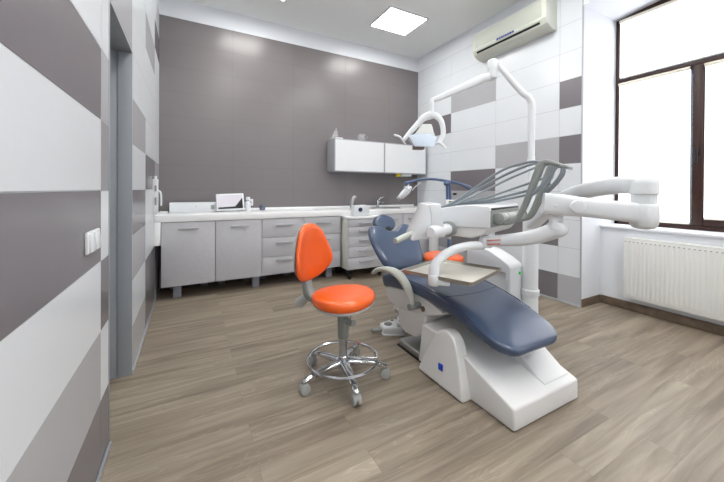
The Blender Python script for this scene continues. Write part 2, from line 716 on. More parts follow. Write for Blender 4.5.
bm = new_bm()
cyl(bm, (XL - 0.225, DY0 + 0.09, 1.02), (XL - 0.18, DY0 + 0.09, 1.02), 0.01)
tube(bm, [(XL - 0.18, DY0 + 0.09, 1.02), (XL - 0.178, DY0 + 0.2, 1.02)], 0.009)
obj('door_handle', bm, M['steel'], dl)

# ------------------------------------------------------------------ window
FX0, FX1 = XW, XW + 0.09
MY = 1.20


def make_window(name, YN, YP):
    win = bpy.data.objects.new(name, None)
    COL.objects.link(win)
    win.location = (XW, (YN + YP) / 2, 0.85)
    win['kind'] = 'structure'
    arch = arch_line(YN, YP)
    bm = new_bm()
    add_box(bm, (FX0, YP - 0.035, 0.85), (FX1, YP - 0.001, 3.16), 0.003)
    add_box(bm, (FX0, YN + 0.001, 0.85), (FX1, YN + 0.035, 3.16), 0.003)
    add_box(bm, (FX0, YN, 0.85), (FX1, YP - 0.001, 0.895), 0.003)
    for i in range(24):
        (ya, za), (yb, zb) = arch[i], arch[i + 1]
        prism(bm, [(ya, 3.09), (yb, 3.09), (yb, zb - 0.001), (ya, za - 0.001)], lambda p, s: Vector(((FX0 + 0.002, FX1)[s], p[0], p[1])))
    obj('outer_frame', bm, M['brown'], win)
    bm = new_bm()
    add_box(bm, (FX0 - 0.004, YN + 0.035, 2.43), (FX1, YP - 0.034, 2.476), 0.004)
    obj('transom', bm, M['brown'], win)
    MY = YP - 0.64      # left edge of the opening sash
    bm = new_bm()
    add_box(bm, (FX0 - 0.012, MY - 0.075, 0.896), (FX1, MY, 2.43), 0.005)
    add_box(bm, (FX0 - 0.012, YN + 0.036, 0.896), (FX1, YN + 0.11, 2.43), 0.005)
    add_box(bm, (FX0 - 0.012, YN + 0.11, 0.896), (FX1, MY - 0.075, 0.955), 0.005)
    add_box(bm, (FX0 - 0.012, YN + 0.11, 2.40), (FX1, MY - 0.075, 2.43), 0.005)
    sash = obj('sash', bm, M['brown'], win)
    bm = new_bm()
    add_box(bm, (FX0 - 0.022, MY - 0.055, 1.56), (FX0 - 0.012, MY - 0.025, 1.64), 0.004)
    tube(bm, [(FX0 - 0.02, MY - 0.04, 1.60), (FX0 - 0.05, MY - 0.04, 1.60)], 0.009)
    sweep(bm, [(FX0 - 0.05, MY - 0.04, 1.61), (FX0 - 0.052, MY - 0.04, 1.50)], 0.011, 0.007, n=10)
    obj('window_handle', bm, M['black'], sash)
    bm = new_bm()
    for (a, b, c, d) in ((MY, YP - 0.036, 0.896, 2.43), (YN + 0.11, MY - 0.076, 0.956, 2.40), (YN + 0.036, YP - 0.036, 2.477, 3.09)):
        add_box(bm, (FX0 + 0.06, a, c), (FX0 + 0.066, b, d))
    obj('glass_pane', bm, M['glass'], win)


make_window('window_1', YN, YP)
make_window('window_2_added', YN2, YP2)  # added unseen window whose glowing blinds brighten the room
# sill board
bm = new_bm()
add_box(bm, (3.945, YN + 0.001, 0.826), (XW + 0.06, YP - 0.0008, 0.85), 0.006)
struct('trim_4', bm, M['plaster'])
bm = new_bm()
add_box(bm, (3.945, YN2 + 0.001, 0.826), (XW + 0.06, YP2 - 0.0008, 0.85), 0.006)
struct('trim_5', bm, M['plaster'])


def blind(label, ya, yb, zt, zb, x):
    t = thing('roller_blind', label, 'blind', (x, (ya + yb) / 2, zb), 'roller blinds on the window')
    bm = new_bm()
    cyl(bm, (x + 0.004, ya + 0.006, zt - 0.018), (x + 0.004, yb - 0.006, zt - 0.018), 0.017, 16)
    obj('headrail', bm, M['cream'], t)
    for y0, y1 in ((ya, ya + 0.006), (yb - 0.006, yb)):
        bm = new_bm()
        cyl(bm, (x + 0.004, y0, zt - 0.018), (x + 0.004, y1, zt - 0.018), 0.02, 16)
        obj('end_cap', bm, M['black'], t)
    bm = new_bm()
    add_box(bm, (x + 0.012, ya + 0.008, zb + 0.012), (x + 0.0135, yb - 0.008, zt - 0.02))
    obj('fabric', bm, M['blind'], t)
    bm = new_bm()
    add_box(bm, (x + 0.008, ya + 0.008, zb), (x + 0.017, yb - 0.008, zb + 0.014), 0.004)
    obj('bottom_bar', bm, M['cream'], t)
    return t


blind('wide white roller blind glowing like daylight above the brown transom', YN + 0.04, YP - 0.04, 3.135, 2.478, FX0 - 0.03)
blind('lit white roller blind over the left lower pane', MY + 0.004, YP - 0.038, 2.43, 0.898, FX0 - 0.03)
blind('lit white roller blind on the lower right sash beside the frame post', YN + 0.115, MY - 0.082, 2.42, 0.957, FX0 - 0.043)

blind('white roller blind over the upper light of the added unseen window', YN2 + 0.04, YP2 - 0.04, 3.135, 2.478, FX0 - 0.03)
blind('white roller blind over the first lower pane of the added unseen window', YP2 - 0.636, YP2 - 0.038, 2.43, 0.898, FX0 - 0.03)
blind('white roller blind over the sash of the added unseen window', YN2 + 0.115, YP2 - 0.722, 2.42, 0.957, FX0 - 0.043)

# ------------------------------------------------------------------ radiator
rad = thing('radiator', 'white ribbed panel radiator on the wall under the window', 'radiator', (3.9, 1.0, 0.145))
RY0, RY1, RZ0, RZ1 = 0.35, 1.585, 0.145, 0.742
bm = new_bm()
add_box(bm, (3.876, RY0, RZ0), (3.884, RY1, RZ1), 0.003)
n_rib = 36
pitch = (RY1 - RY0 - 0.03) / n_rib
for i in range(n_rib):
    yc = RY1 - 0.015 - pitch * (i + 0.5)
    sweep(bm, [(3.876, yc, RZ0 + 0.035), (3.876, yc, RZ0 + 0.05), (3.876, yc, RZ1 - 0.05), (3.876, yc, RZ1 - 0.035)],
          [pitch * 0.30, pitch * 0.40, pitch * 0.40, pitch * 0.30], [0.001, 0.004, 0.004, 0.001], n=8, up=(-1, 0, 0))
obj('front_panel', bm, M['radiator'], rad)
bm = new_bm()
add_box(bm, (3.874, RY0, RZ1 - 0.004), (3.955, RY1 + 0.004, RZ1 + 0.01), 0.004)
obj('top_grille', bm, M['radiator'], rad)
bm = new_bm()
add_box(bm, (3.877, RY1, RZ0 + 0.005), (3.953, RY1 + 0.003, RZ1), 0.001)
obj('side_panel', bm, M['radiator'], rad)
bm = new_bm()
add_box(bm, (3.877, RY0 - 0.003, RZ0 + 0.005), (3.953, RY0, RZ1), 0.001)
obj('side_panel', bm, M['radiator'], rad)
bm = new_bm()
add_box(bm, (3.935, RY0 + 0.02, RZ0), (3.945, RY1 - 0.02, RZ1 - 0.01), 0.003)
obj('rear_panel', bm, M['radiator'], rad)
bm = new_bm()
for i in range(n_rib):
    yc = RY1 - 0.015 - pitch * (i + 0.5) + pitch * 0.5
    add_box(bm, (3.8745, yc - 0.007, RZ1 - 0.034), (3.8765, yc + 0.007, RZ1 - 0.026))
obj('slot_row', bm, M['slot'], rad)
for y in (RY0 + 0.2, RY1 - 0.2):
    bm = new_bm()
    add_box(bm, (3.93, y - 0.02, RZ0 + 0.1), (3.974, y + 0.02, RZ1 - 0.1), 0.003)
    obj('wall_bracket', bm, M['radiator'], rad)

# ------------------------------------------------------------------ ceiling lights
PANEL = [(2.545, 3.685), (0.72, 3.685), (2.545, 1.85), (0.72, 1.85), (2.545, 0.0), (0.72, 0.0), (2.545, -1.8), (0.72, -1.8)]  # panels past the first two are added, unseen lamps to brighten the room
PLAB = ['lit square ceiling panel seen near the air conditioner', 'square ceiling panel over the left cabinets',
        'added unseen ceiling panel above the dental chair', 'added unseen ceiling panel over the orange stool',
        'added unseen ceiling panel nearest the window', 'added unseen ceiling panel over the doorway side',
        'added unseen ceiling panel at the added window', 'added unseen ceiling panel in the corner behind the doorway']
cl = thing('ceiling_light', PLAB[0], 'ceiling light', (0, 0, ZC), 'square ceiling light panels')
bm = new_bm()
a, b, h = 0.305, 0.27, 0.022
for lo, hi in (((-a, -b, -h), (-a + 0.014, b, 0)), ((a - 0.014, -b, -h), (a, b, 0)), ((-a + 0.014, -b, -h), (a - 0.014, -b + 0.014, 0)), ((-a + 0.014, b - 0.014, -h), (a - 0.014, b, 0))):
    add_box(bm, lo, hi)
    for v in bm.verts:
        pass
for v in bm.verts:
    v.co.z += ZC
obj('frame', bm, M['white'], cl)
bm = new_bm()
add_box(bm, (-a + 0.014, -b + 0.014, ZC - 0.018), (a - 0.014, b - 0.014, ZC - 0.006))
obj('diffuser', bm, M['lightpanel'], cl)
cl.location = (PANEL[0][0], PANEL[0][1], ZC)
for (px, py), lb in list(zip(PANEL, PLAB))[1:]:
    dup(cl, (px, py, ZC), 0, lb)

# ------------------------------------------------------------------ air conditioner
ac = thing('air_conditioner', 'long ivory split air conditioner high on the tiled wall', 'air conditioner', (XR - 0.1, 2.62, 3.0))
bm = new_bm()
prof = [(XR - 0.0005, 3.345), (XR - 0.03, 3.352), (XR - 0.17, 3.345), (XR - 0.197, 3.325), (XR - 0.2, 3.13), (XR - 0.203, 3.115), (XR - 0.198, 3.10),
        (XR - 0.17, 3.055), (XR - 0.13, 3.025), (XR - 0.07, 3.008), (XR - 0.0005, 3.003)]
prism_y(bm, prof, 2.11, 3.135, 0.006, 2)
obj('casing', bm, M['ac'], ac)
bm = new_bm()
add_box(bm, (XR - 0.204, 2.16, 3.135), (XR - 0.196, 3.09, 3.315), 0.003)
for i in range(15):
    z = 3.145 + i * 0.0115
    add_box(bm, (XR - 0.2055, 2.17, z), (XR - 0.2035, 3.08, z + 0.004))
obj('intake_grille', bm, M['ac_panel'], ac)
bm = new_bm()
d = Vector((0.028, 0, -0.045)).normalized()
nrm = Vector((-0.045, 0, -0.028)).normalized()
c0 = Vector((XR - 0.184, 0, 3.077))
prism(bm, [(-0.012, 2.19), (0.012, 2.19), (0.012, 3.07), (-0.012, 3.07)],
      lambda p, s: Vector((c0.x, p[1], c0.z)) + d * p[0] + nrm * (0.0035 if s else -0.004))
obj('outlet_slot', bm, M['black'], ac)
bm = new_bm()
for (da, db) in ((-0.022, -0.018), (0.016, 0.036)):
    prism(bm, [(da, 2.17), (db, 2.17), (db, 3.09), (da, 3.09)],
          lambda p, s: Vector((c0.x, p[1], c0.z)) + d * p[0] + nrm * (0.006 if s else -0.004))
obj('louvre', bm, M['ac_panel'], ac)
bm = new_bm()
yy = 2.50
for i, wd in enumerate((0.024, 0.03, 0.022, 0.026, 0.018, 0.028, 0.024, 0.03)):
    add_box(bm, (XR - 0.2055, yy, 3.106), (XR - 0.2025, yy + wd, 3.13))
    yy += wd + 0.006
obj('lettering', bm, M['ink_blue'], ac, label='blue lettering on the lower edge')

# ------------------------------------------------------------------ base cabinets and worktop
YC = 4.0
ZB, ZD, ZTOP = 0.16, 0.855, 0.93
G_CAB = 'pale grey base cabinets under the white worktop'


def bar_handle(parent, x0, x1, z, y=None):
    y = YC if y is None else y
    bm = new_bm()
    add_box(bm, (x0, y - 0.036, z - 0.011), (x1, y - 0.020, z + 0.011), 0.005)
    for x in (x0 + 0.006, x1 - 0.016):
        add_box(bm, (x, y - 0.026, z - 0.008), (x + 0.012, y + 0.001, z + 0.008), 0.002)
    return obj('handle', bm, M['handle'], parent)


def cabinet(label, x0, x1, kind, legs, hx=None):
    t = thing('base_cabinet' if kind == 'door' else 'drawer_cabinet', label, 'cabinet', ((x0 + x1) / 2, YC + 0.28, 0), G_CAB)
    g = 0.0025
    bm = new_bm()
    add_box(bm, (x0 + 0.001, YC + 0.02, ZB), (x1 - 0.001, YB - 0.015, ZD))
    obj('body', bm, M['cab'], t)
    if kind == 'door':
        bm = new_bm()
        add_box(bm, (x0 + g, YC, ZB - 0.003), (x1 - g, YC + 0.019, ZD - 0.004), 0.0015)
        dr = obj('door', bm, M['cab'], t)
        bar_handle(dr, hx[0], hx[1], 0.782)
    else:
        zs = [ZB - 0.003, 0.377, 0.617, ZD - 0.004]
        for i in (2, 1, 0):
            bm = new_bm()
            add_box(bm, (x0 + g, YC, zs[i] + g), (x1 - g, YC + 0.019, zs[i + 1] - g), 0.0015)
            dr = obj('drawer', bm, M['cab'], t)
            bar_handle(dr, hx[0], hx[1], (0.335, 0.553, 0.775)[i])
    for lx, ly in legs + [(x0 + 0.1, YB - 0.12), (x1 - 0.1, YB - 0.12)]:
        bm = new_bm()
        add_box(bm, (lx - 0.04, ly, 0.0), (lx + 0.04, ly + 0.05, ZB), 0.003)
        obj('leg', bm, M['leg'], t)
    return t


cabinet('leftmost pale grey base cabinet with one door, beside the left wall', -0.278, 0.251, 'door', [(-0.13, 4.11)], (-0.12, 0.083))
cabinet('pale grey one-door base cabinet below the small monitor', 0.253, 0.768, 'door', [(0.72, 4.11)], (0.416, 0.615))
cabinet('pale grey cabinet of three drawers left of the orange backrest', 0.770, 1.30, 'drawers', [], (0.938, 1.14))
cabinet('pale grey cabinet of three drawers beside the drawer cart', 1.302, 1.822, 'drawers', [(1.70, 4.11)], (1.463, 1.672))
cabinet('pale grey base cabinet behind the dental headrest', 2.446, 2.868, 'door', [], (2.56, 2.76))
cabinet('rightmost pale grey base cabinet in the corner by the tiled wall', 2.870, 3.53, 'door', [], (2.96, 3.16))

wt = thing('worktop', 'long white worktop running along the taupe back wall', 'worktop', (1.6, 4.28, ZD))
bm = new_bm()
add_box(bm, (XL + 0.0015, YC - 0.012, ZD + 0.002), (XR - 0.0015, YB - 0.001, ZTOP), 0.004)
obj('slab', bm, M['worktop'], wt)
bm = new_bm()
add_box(bm, (XL + 0.0015, YC - 0.010, 0.612), (-0.281, YC + 0.05, ZD + 0.004), 0.002)
obj('end_panel', bm, M['worktop'], wt)
bm = new_bm()
add_box(bm, (-0.235, YB - 0.02, ZTOP), (XR - 0.09, YB - 0.0012, ZTOP + 0.032), 0.004)
obj('upstand', bm, M['worktop'], wt)
# sink bowl rim
bm = new_bm()
rim = []
for i in range(40):
    a = 2 * PI * i / 40
    ca, sa = math.cos(a), math.sin(a)
    rim.append((2.72 + 0.25 * math.copysign(abs(ca) ** 0.5, ca), 4.25 + 0.16 * math.copysign(abs(sa) ** 0.5, sa)))
rings = []
for s, z in ((1.0, ZTOP), (0.99, ZTOP + 0.006), (0.95, ZTOP + 0.007), (0.92, ZTOP + 0.0015), (0.80, ZTOP + 0.001)):
    rings.append([bm.verts.new((2.72 + (x - 2.72) * s, 4.25 + (y - 4.25) * s, z)) for x, y in rim])
ring_faces(bm, rings)
obj('sink_rim', bm, M['steel'], wt)

# cart of drawers
t = thing('drawer_cart', 'pale grey drawer cart on black casters pulled out from the worktop', 'cart', (2.14, 4.05, 0))
CX0, CX1, CYF = 1.85, 2.432, 3.82
bm = new_bm()
add_box(bm, (CX0, CYF + 0.018, 0.137), (CX1, 4.36, 0.825), 0.002)
obj('body', bm, M['cab_side'], t)
bm = new_bm()
add_box(bm, (CX0 - 0.008, CYF - 0.012, 0.825), (CX1 + 0.008, 4.38, 0.8535), 0.003)
obj('top', bm, M['worktop'], t)
zs = [0.139, 0.30, 0.445, 0.588, 0.718, 0.822]
for i in range(4, -1, -1):
    bm = new_bm()
    add_box(bm, (CX0 + 0.004, CYF, zs[i] + 0.003), (CX1 - 0.004, CYF + 0.018, zs[i + 1] - 0.003), 0.0015)
    dr = obj('drawer', bm, M['cab'], t)
    bar_handle(dr, 2.01, 2.235, zs[i + 1] - 0.055, CYF)
for x in (CX0 + 0.05, CX1 - 0.05):
    for y in (CYF + 0.06, 4.30):
        bm = new_bm()
        cyl(bm, (x - 0.011, y, 0.04), (x + 0.011, y, 0.04), 0.04, 20, 0.004)
        add_box(bm, (x - 0.02, y - 0.03, 0.04), (x - 0.013, y + 0.03, 0.118), 0.002)
        add_box(bm, (x + 0.013, y - 0.03, 0.04), (x + 0.02, y + 0.03, 0.118), 0.002)
        add_box(bm, (x - 0.03, y - 0.03, 0.116), (x + 0.03, y + 0.03, 0.137), 0.002)
        obj('caster', bm, M['black'], t)

# wall cabinet
t = thing('wall_cabinet', 'white two-door cabinet hung on the taupe back wall', 'cabinet', (2.69, 4.43, 1.487))
UX0, UX1, UY, UZ0, UZ1, UM = 1.846, 3.54, 4.276, 1.487, 1.967, 2.703
bm = new_bm()
add_box(bm, (UX0, UY + 0.02, UZ0), (UX1, YB - 0.0012, UZ1), 0.002)
obj('carcass', bm, M['alu'], t)
for xa, xb in ((UX0, UM - 0.002), (UM + 0.002, UX1)):
    bm = new_bm()
    f = 0.012
    add_box(bm, (xa, UY, UZ0), (xa + f, UY + 0.019, UZ1))
    add_box(bm, (xb - f, UY, UZ0), (xb, UY + 0.019, UZ1))
    add_box(bm, (xa + f, UY, UZ0), (xb - f, UY + 0.019, UZ0 + f))
    add_box(bm, (xa + f, UY, UZ1 - f), (xb - f, UY + 0.019, UZ1))
    fr = obj('door_frame', bm, M['alu'], t)
    bm = new_bm()
    add_box(bm, (xa + f, UY + 0.001, UZ0 + f), (xb - f, UY + 0.018, UZ1 - f))
    obj('door_panel', bm, M['white_door'], fr)

# ------------------------------------------------------------------ things on the cabinet and worktop
bm = new_bm()
add_box(bm, (1.87, 4.30, UZ1), (1.99, 4.42, UZ1 + 0.02), 0.004)
tag(obj('flat_box', bm, M['white']), 'flat white box at the left end of the wall cabinet top', 'box')
bm = new_bm()
prism(bm, [(1.855, UZ1), (1.95, UZ1), (1.99, UZ1 + 0.02), (1.955, UZ1 + 0.185), (1.94, UZ1 + 0.185)],
      lambda p, s: Vector((p[0], (4.44, 4.455)[s], p[1])), 0.003)
prism(bm, [(1.855, UZ1), (1.93, UZ1), (1.945, UZ1 + 0.18)], lambda p, s: Vector((p[0], (4.456, 4.50)[s], p[1])), 0.003)
tag(obj('clear_stand', bm, M['clear']), 'clear pointed plastic stand on top of the wall cabinet', 'stand')
bm = new_bm()
cyl(bm, (2.36, 4.42, UZ1), (2.36, 4.42, UZ1 + 0.12), 0.06, 28, 0.006)
torus(bm, (2.425, 4.42, UZ1 + 0.08), 0.035, 0.007, 24, 8, Matrix.Rotation(PI / 2, 3, 'X'))
tag(obj('clear_jug', bm, M['clear']), 'clear round jug with a loop handle on the wall cabinet', 'jug')
bm = new_bm()
add_box(bm, (2.97, 4.31, UZ0 - 0.05), (3.035, 4.35, UZ0), 0.005)
tag(obj('yellow_tag', bm, M['yellow']), 'small yellow clip under the wall cabinet', 'clip')
bm = new_bm()
add_box(bm, (3.07, 4.31, UZ0 - 0.042), (3.26, 4.42, UZ0), 0.004)
tag(obj('under_cabinet_lamp', bm, M['white']), 'small white lamp fixed under the wall cabinet beside the yellow clip', 'lamp')

bm = new_bm()
add_box(bm, (-0.222, 4.385, ZTOP + 0.001), (0.62, 4.53, ZTOP + 0.122), 0.004)
t = tag(obj('storage_box', bm, M['white_gloss']), 'long low white box lying along the back of the worktop', 'box')
bm = new_bm()
add_box(bm, (-0.2265, 4.39, ZTOP + 0.003), (-0.222, 4.525, ZTOP + 0.12))
obj('end_cap', bm, M['screen_dark'], t, label='dark end cap')
bm = new_bm()
cyl(bm, (0.06, 4.381, ZTOP + 0.075), (0.06, 4.386, ZTOP + 0.075), 0.007, 14)
obj('round_lock', bm, M['alu'], t)
bm = new_bm()
add_box(bm, (0.222, 4.382, ZTOP + 0.035), (0.262, 4.386, ZTOP + 0.085))
obj('socket', bm, M['grey_plastic'], t)
bm = new_bm()
add_box(bm, (-0.325, 4.33, ZTOP + 0.001), (-0.24, 4.54, ZTOP + 0.018), 0.004)
tag(obj('instrument_tray', bm, M['white']), 'flat white tray in the left corner of the worktop', 'tray')

# monitor, tilted back a little
mon = thing('monitor', 'small white-framed monitor tilted on the worktop', 'monitor', (0.45, 4.33, ZTOP + 0.001))
mx = Matrix.Translation((0.447, 4.32, ZTOP + 0.016)) @ Matrix.Rotation(math.radians(-2.0), 4, 'Y') @ Matrix.Rotation(math.radians(-14), 4, 'X')
bm = new_bm()
add_box(bm, (-0.163, -0.012, 0.0), (0.163, 0.02, 0.218), 0.008, mx=mx)
obj('housing', bm, M['white'], mon)
bm = new_bm()
add_box(bm, (-0.145, -0.0128, 0.02), (0.147, -0.011, 0.2), mx=mx)
sc_ = obj('screen', bm, M['screen'], mon)
bm = new_bm()
prism(bm, [(-0.143, 0.022), (0.145, 0.022), (0.145, 0.16), (0.055, 0.05), (-0.143, 0.045)], lambda p, s: mx @ Vector((p[0], (-0.0134, -0.0125)[s], p[1])))
obj('screen_image', bm, M['screen_dark'], sc_, label='dark lower part of the screen image')
bm = new_bm()
prism(bm, [(4.335, ZTOP + 0.001), (4.378, ZTOP + 0.001), (4.378, ZTOP + 0.01), (4.36, ZTOP + 0.12), (4.348, ZTOP + 0.12)],
      lambda p, s: Vector(((0.37, 0.52)[s], p[0], p[1])), 0.003)
obj('stand', bm, M['white'], mon)

bt = thing('spray_bottle', 'slim white bottle standing right of the small monitor', 'bottle', (0.66, 4.37, ZTOP + 0.001))
bm = new_bm()
lathe(bm, (0.66, 4.37, ZTOP + 0.001), [(0.03, 0), (0.034, 0.004), (0.034, 0.1), (0.03, 0.118), (0.02, 0.13)], 24)
obj('bottle_body', bm, M['white'], bt)
bm = new_bm()
lathe(bm, (0.66, 4.37, ZTOP + 0.131), [(0.02, 0), (0.02, 0.012)], 20)
obj('neck_ring', bm, M['grey_plastic'], bt)
bm = new_bm()
lathe(bm, (0.66, 4.37, ZTOP + 0.143), [(0.026, 0), (0.027, 0.004), (0.027, 0.035), (0.022, 0.042)], 20)
obj('cap', bm, M['white'], bt)

so = thing('wall_socket', 'white wall socket on the taupe tiles behind the slim bottle', 'socket', (0.71, YB - 0.005, 0.985))
bm = new_bm()
add_box(bm, (0.672, YB - 0.012, 0.99), (0.758, YB - 0.0005, 1.082), 0.006)
obj('plate', bm, M['white'], so)
bm = new_bm()
cyl(bm, (0.715, YB - 0.0135, 1.036), (0.715, YB - 0.0118, 1.036), 0.02, 20)
obj('socket_face', bm, M['grey_plastic'], so)

cj = thing('glass_jar', 'small blue-grey glass jar on the worktop by the upstand', 'jar', (0.862, 4.44, ZTOP + 0.001))
bm = new_bm()
lathe(bm, (0.862, 4.46, ZTOP + 0.001), [(0.03, 0), (0.036, 0.006), (0.04, 0.03), (0.038, 0.06), (0.03, 0.075)], 24)
obj('jar_body', bm, mat('blue_grey_glass', (108, 116, 136), 0.12, alpha=0.85), cj)
bm = new_bm()
lathe(bm, (0.862, 4.42, ZTOP + 0.045), [(0.014, 0), (0.014, 0.003)], 16, (0, -1, 0))
obj('jar_badge', bm, mat('dark_green_badge', (70, 96, 84), 0.4), cj, label='dark green round badge')
bm = new_bm()
add_box(bm, (1.26, 4.20, ZTOP + 0.0008), (1.53, 4.40, ZTOP + 0.008), 0.002)
tag(obj('paper_pad', bm, M['white']), 'flat white pad of paper lying on the worktop behind the orange backrest', 'paper pad')

# box dispenser with the round navy window, on the cart
t = thing('dispenser_box', 'white box with a round navy window on top of the drawer cart', 'box', (2.06, 3.9, 0.854))
bm = new_bm()
prism(bm, [(1.955, 0.8545), (2.19, 0.8545), (2.19, 0.985), (2.13, 1.01), (1.955, 1.0)], lambda p, s: Vector((p[0], (3.845, 3.955)[s], p[1])), 0.01, 3)
obj('housing', bm, M['white_gloss'], t)
bm = new_bm()
cyl(bm, (2.045, 3.838, 0.945), (2.045, 3.846, 0.945), 0.03, 28)
obj('round_window', bm, M['navy'], t)

# wide basin tap
t = thing('basin_tap', 'wide curved chrome tap rising behind the white box', 'tap', (2.0, 4.1, ZTOP))
bm = new_bm()
sweep(bm, [(2.035, 4.07, ZTOP + 0.012), (2.022, 4.07, ZTOP + 0.07), (2.03, 4.07, ZTOP + 0.13), (2.06, 4.07, ZTOP + 0.175), (2.095, 4.07, ZTOP + 0.185)],
      [0.026, 0.027, 0.027, 0.024, 0.014], [0.03, 0.028, 0.026, 0.02, 0.01], n=20, k=5, up=(0, 1, 0), expo=2.6)
obj('spout', bm, M['steel'], t)
bm = new_bm()
prism(bm, [(2.03, ZTOP + 0.001), (2.064, ZTOP + 0.001), (2.064, ZTOP + 0.075), (2.038, ZTOP + 0.075)], lambda p, s: Vector((p[0], (4.035, 4.06)[s], p[1])), 0.002)
obj('sensor_plate', bm, M['black'], t)
t = thing('mixer_tap', 'small chrome mixer tap at the back of the worktop', 'tap', (2.72, 4.47, ZTOP))
bm = new_bm()
lathe(bm, (2.70, 4.47, ZTOP + 0.0005), [(0.028, 0), (0.028, 0.008), (0.022, 0.014), (0.021, 0.10), (0.016, 0.112)], 24)
obj('tap_body', bm, M['chrome'], t)
bm = new_bm()
sweep(bm, [(2.70, 4.47, ZTOP + 0.07), (2.71, 4.44, ZTOP + 0.10), (2.72, 4.38, ZTOP + 0.10), (2.725, 4.35, ZTOP + 0.085)], 0.012, n=14, k=5)
obj('spout', bm, M['chrome'], t)
bm = new_bm()
sweep(bm, [(2.70, 4.47, ZTOP + 0.112), (2.73, 4.46, ZTOP + 0.145), (2.80, 4.45, ZTOP + 0.175)], [0.012, 0.012, 0.009], n=12, k=4, round_ends=True)
obj('lever', bm, M['chrome'], t)

# ------------------------------------------------------------------ left-wall fittings
t = thing('soap_dispenser', 'white wall dispenser with a curved elbow lever on the left wall', 'dispenser', (XL + 0.03, 3.95, 0.955))
bm = new_bm()
DY = 3.86
add_box(bm, (XL + 0.0005, DY - 0.06, 0.955), (XL + 0.045, DY + 0.05, 1.315), 0.004)
obj('back_plate', bm, M['white'], t)
bm = new_bm()
for z0, z1 in ((1.05, 1.13), (1.19, 1.25)):
    add_box(bm, (XL + 0.02, DY - 0.0615, z0), (XL + 0.036, DY - 0.059, z1))
obj('sight_window', bm, M['grey_plastic'], t)
bm = new_bm()
sweep(bm, [(XL + 0.03, DY - 0.02, 1.19), (XL + 0.055, DY - 0.035, 1.195), (XL + 0.072, DY - 0.05, 1.17), (XL + 0.076, DY - 0.05, 1.10), (XL + 0.075, DY - 0.05, 1.05)],
      0.0085, n=12, k=6, round_ends=True)
obj('elbow_lever', bm, M['white'], t)
bm = new_bm()
cyl(bm, (XL + 0.022, DY - 0.01, 1.315), (XL + 0.022, DY - 0.01, 1.345), 0.014, 16, 0.003)
obj('filler_cap', bm, M['white'], t)

t = thing('light_switch', 'white double rocker light switch on the near left wall', 'light switch', (XL, 1.57, 0.96))
bm = new_bm()
add_box(bm, (XL + 0.0003, 1.485, 0.976), (XL + 0.012, 1.655, 1.058), 0.004)
obj('frame', bm, M['white'], t)
for y in (1.494, 1.573):
    bm = new_bm()
    prism(bm, [(XL + 0.01, 0.982), (XL + 0.02, 0.982), (XL + 0.0145, 1.05), (XL + 0.01, 1.05)], lambda p, s: Vector((p[0], (y, y + 0.07)[s], p[1])), 0.0015)
    obj('rocker', bm, M['white_gloss'], t)

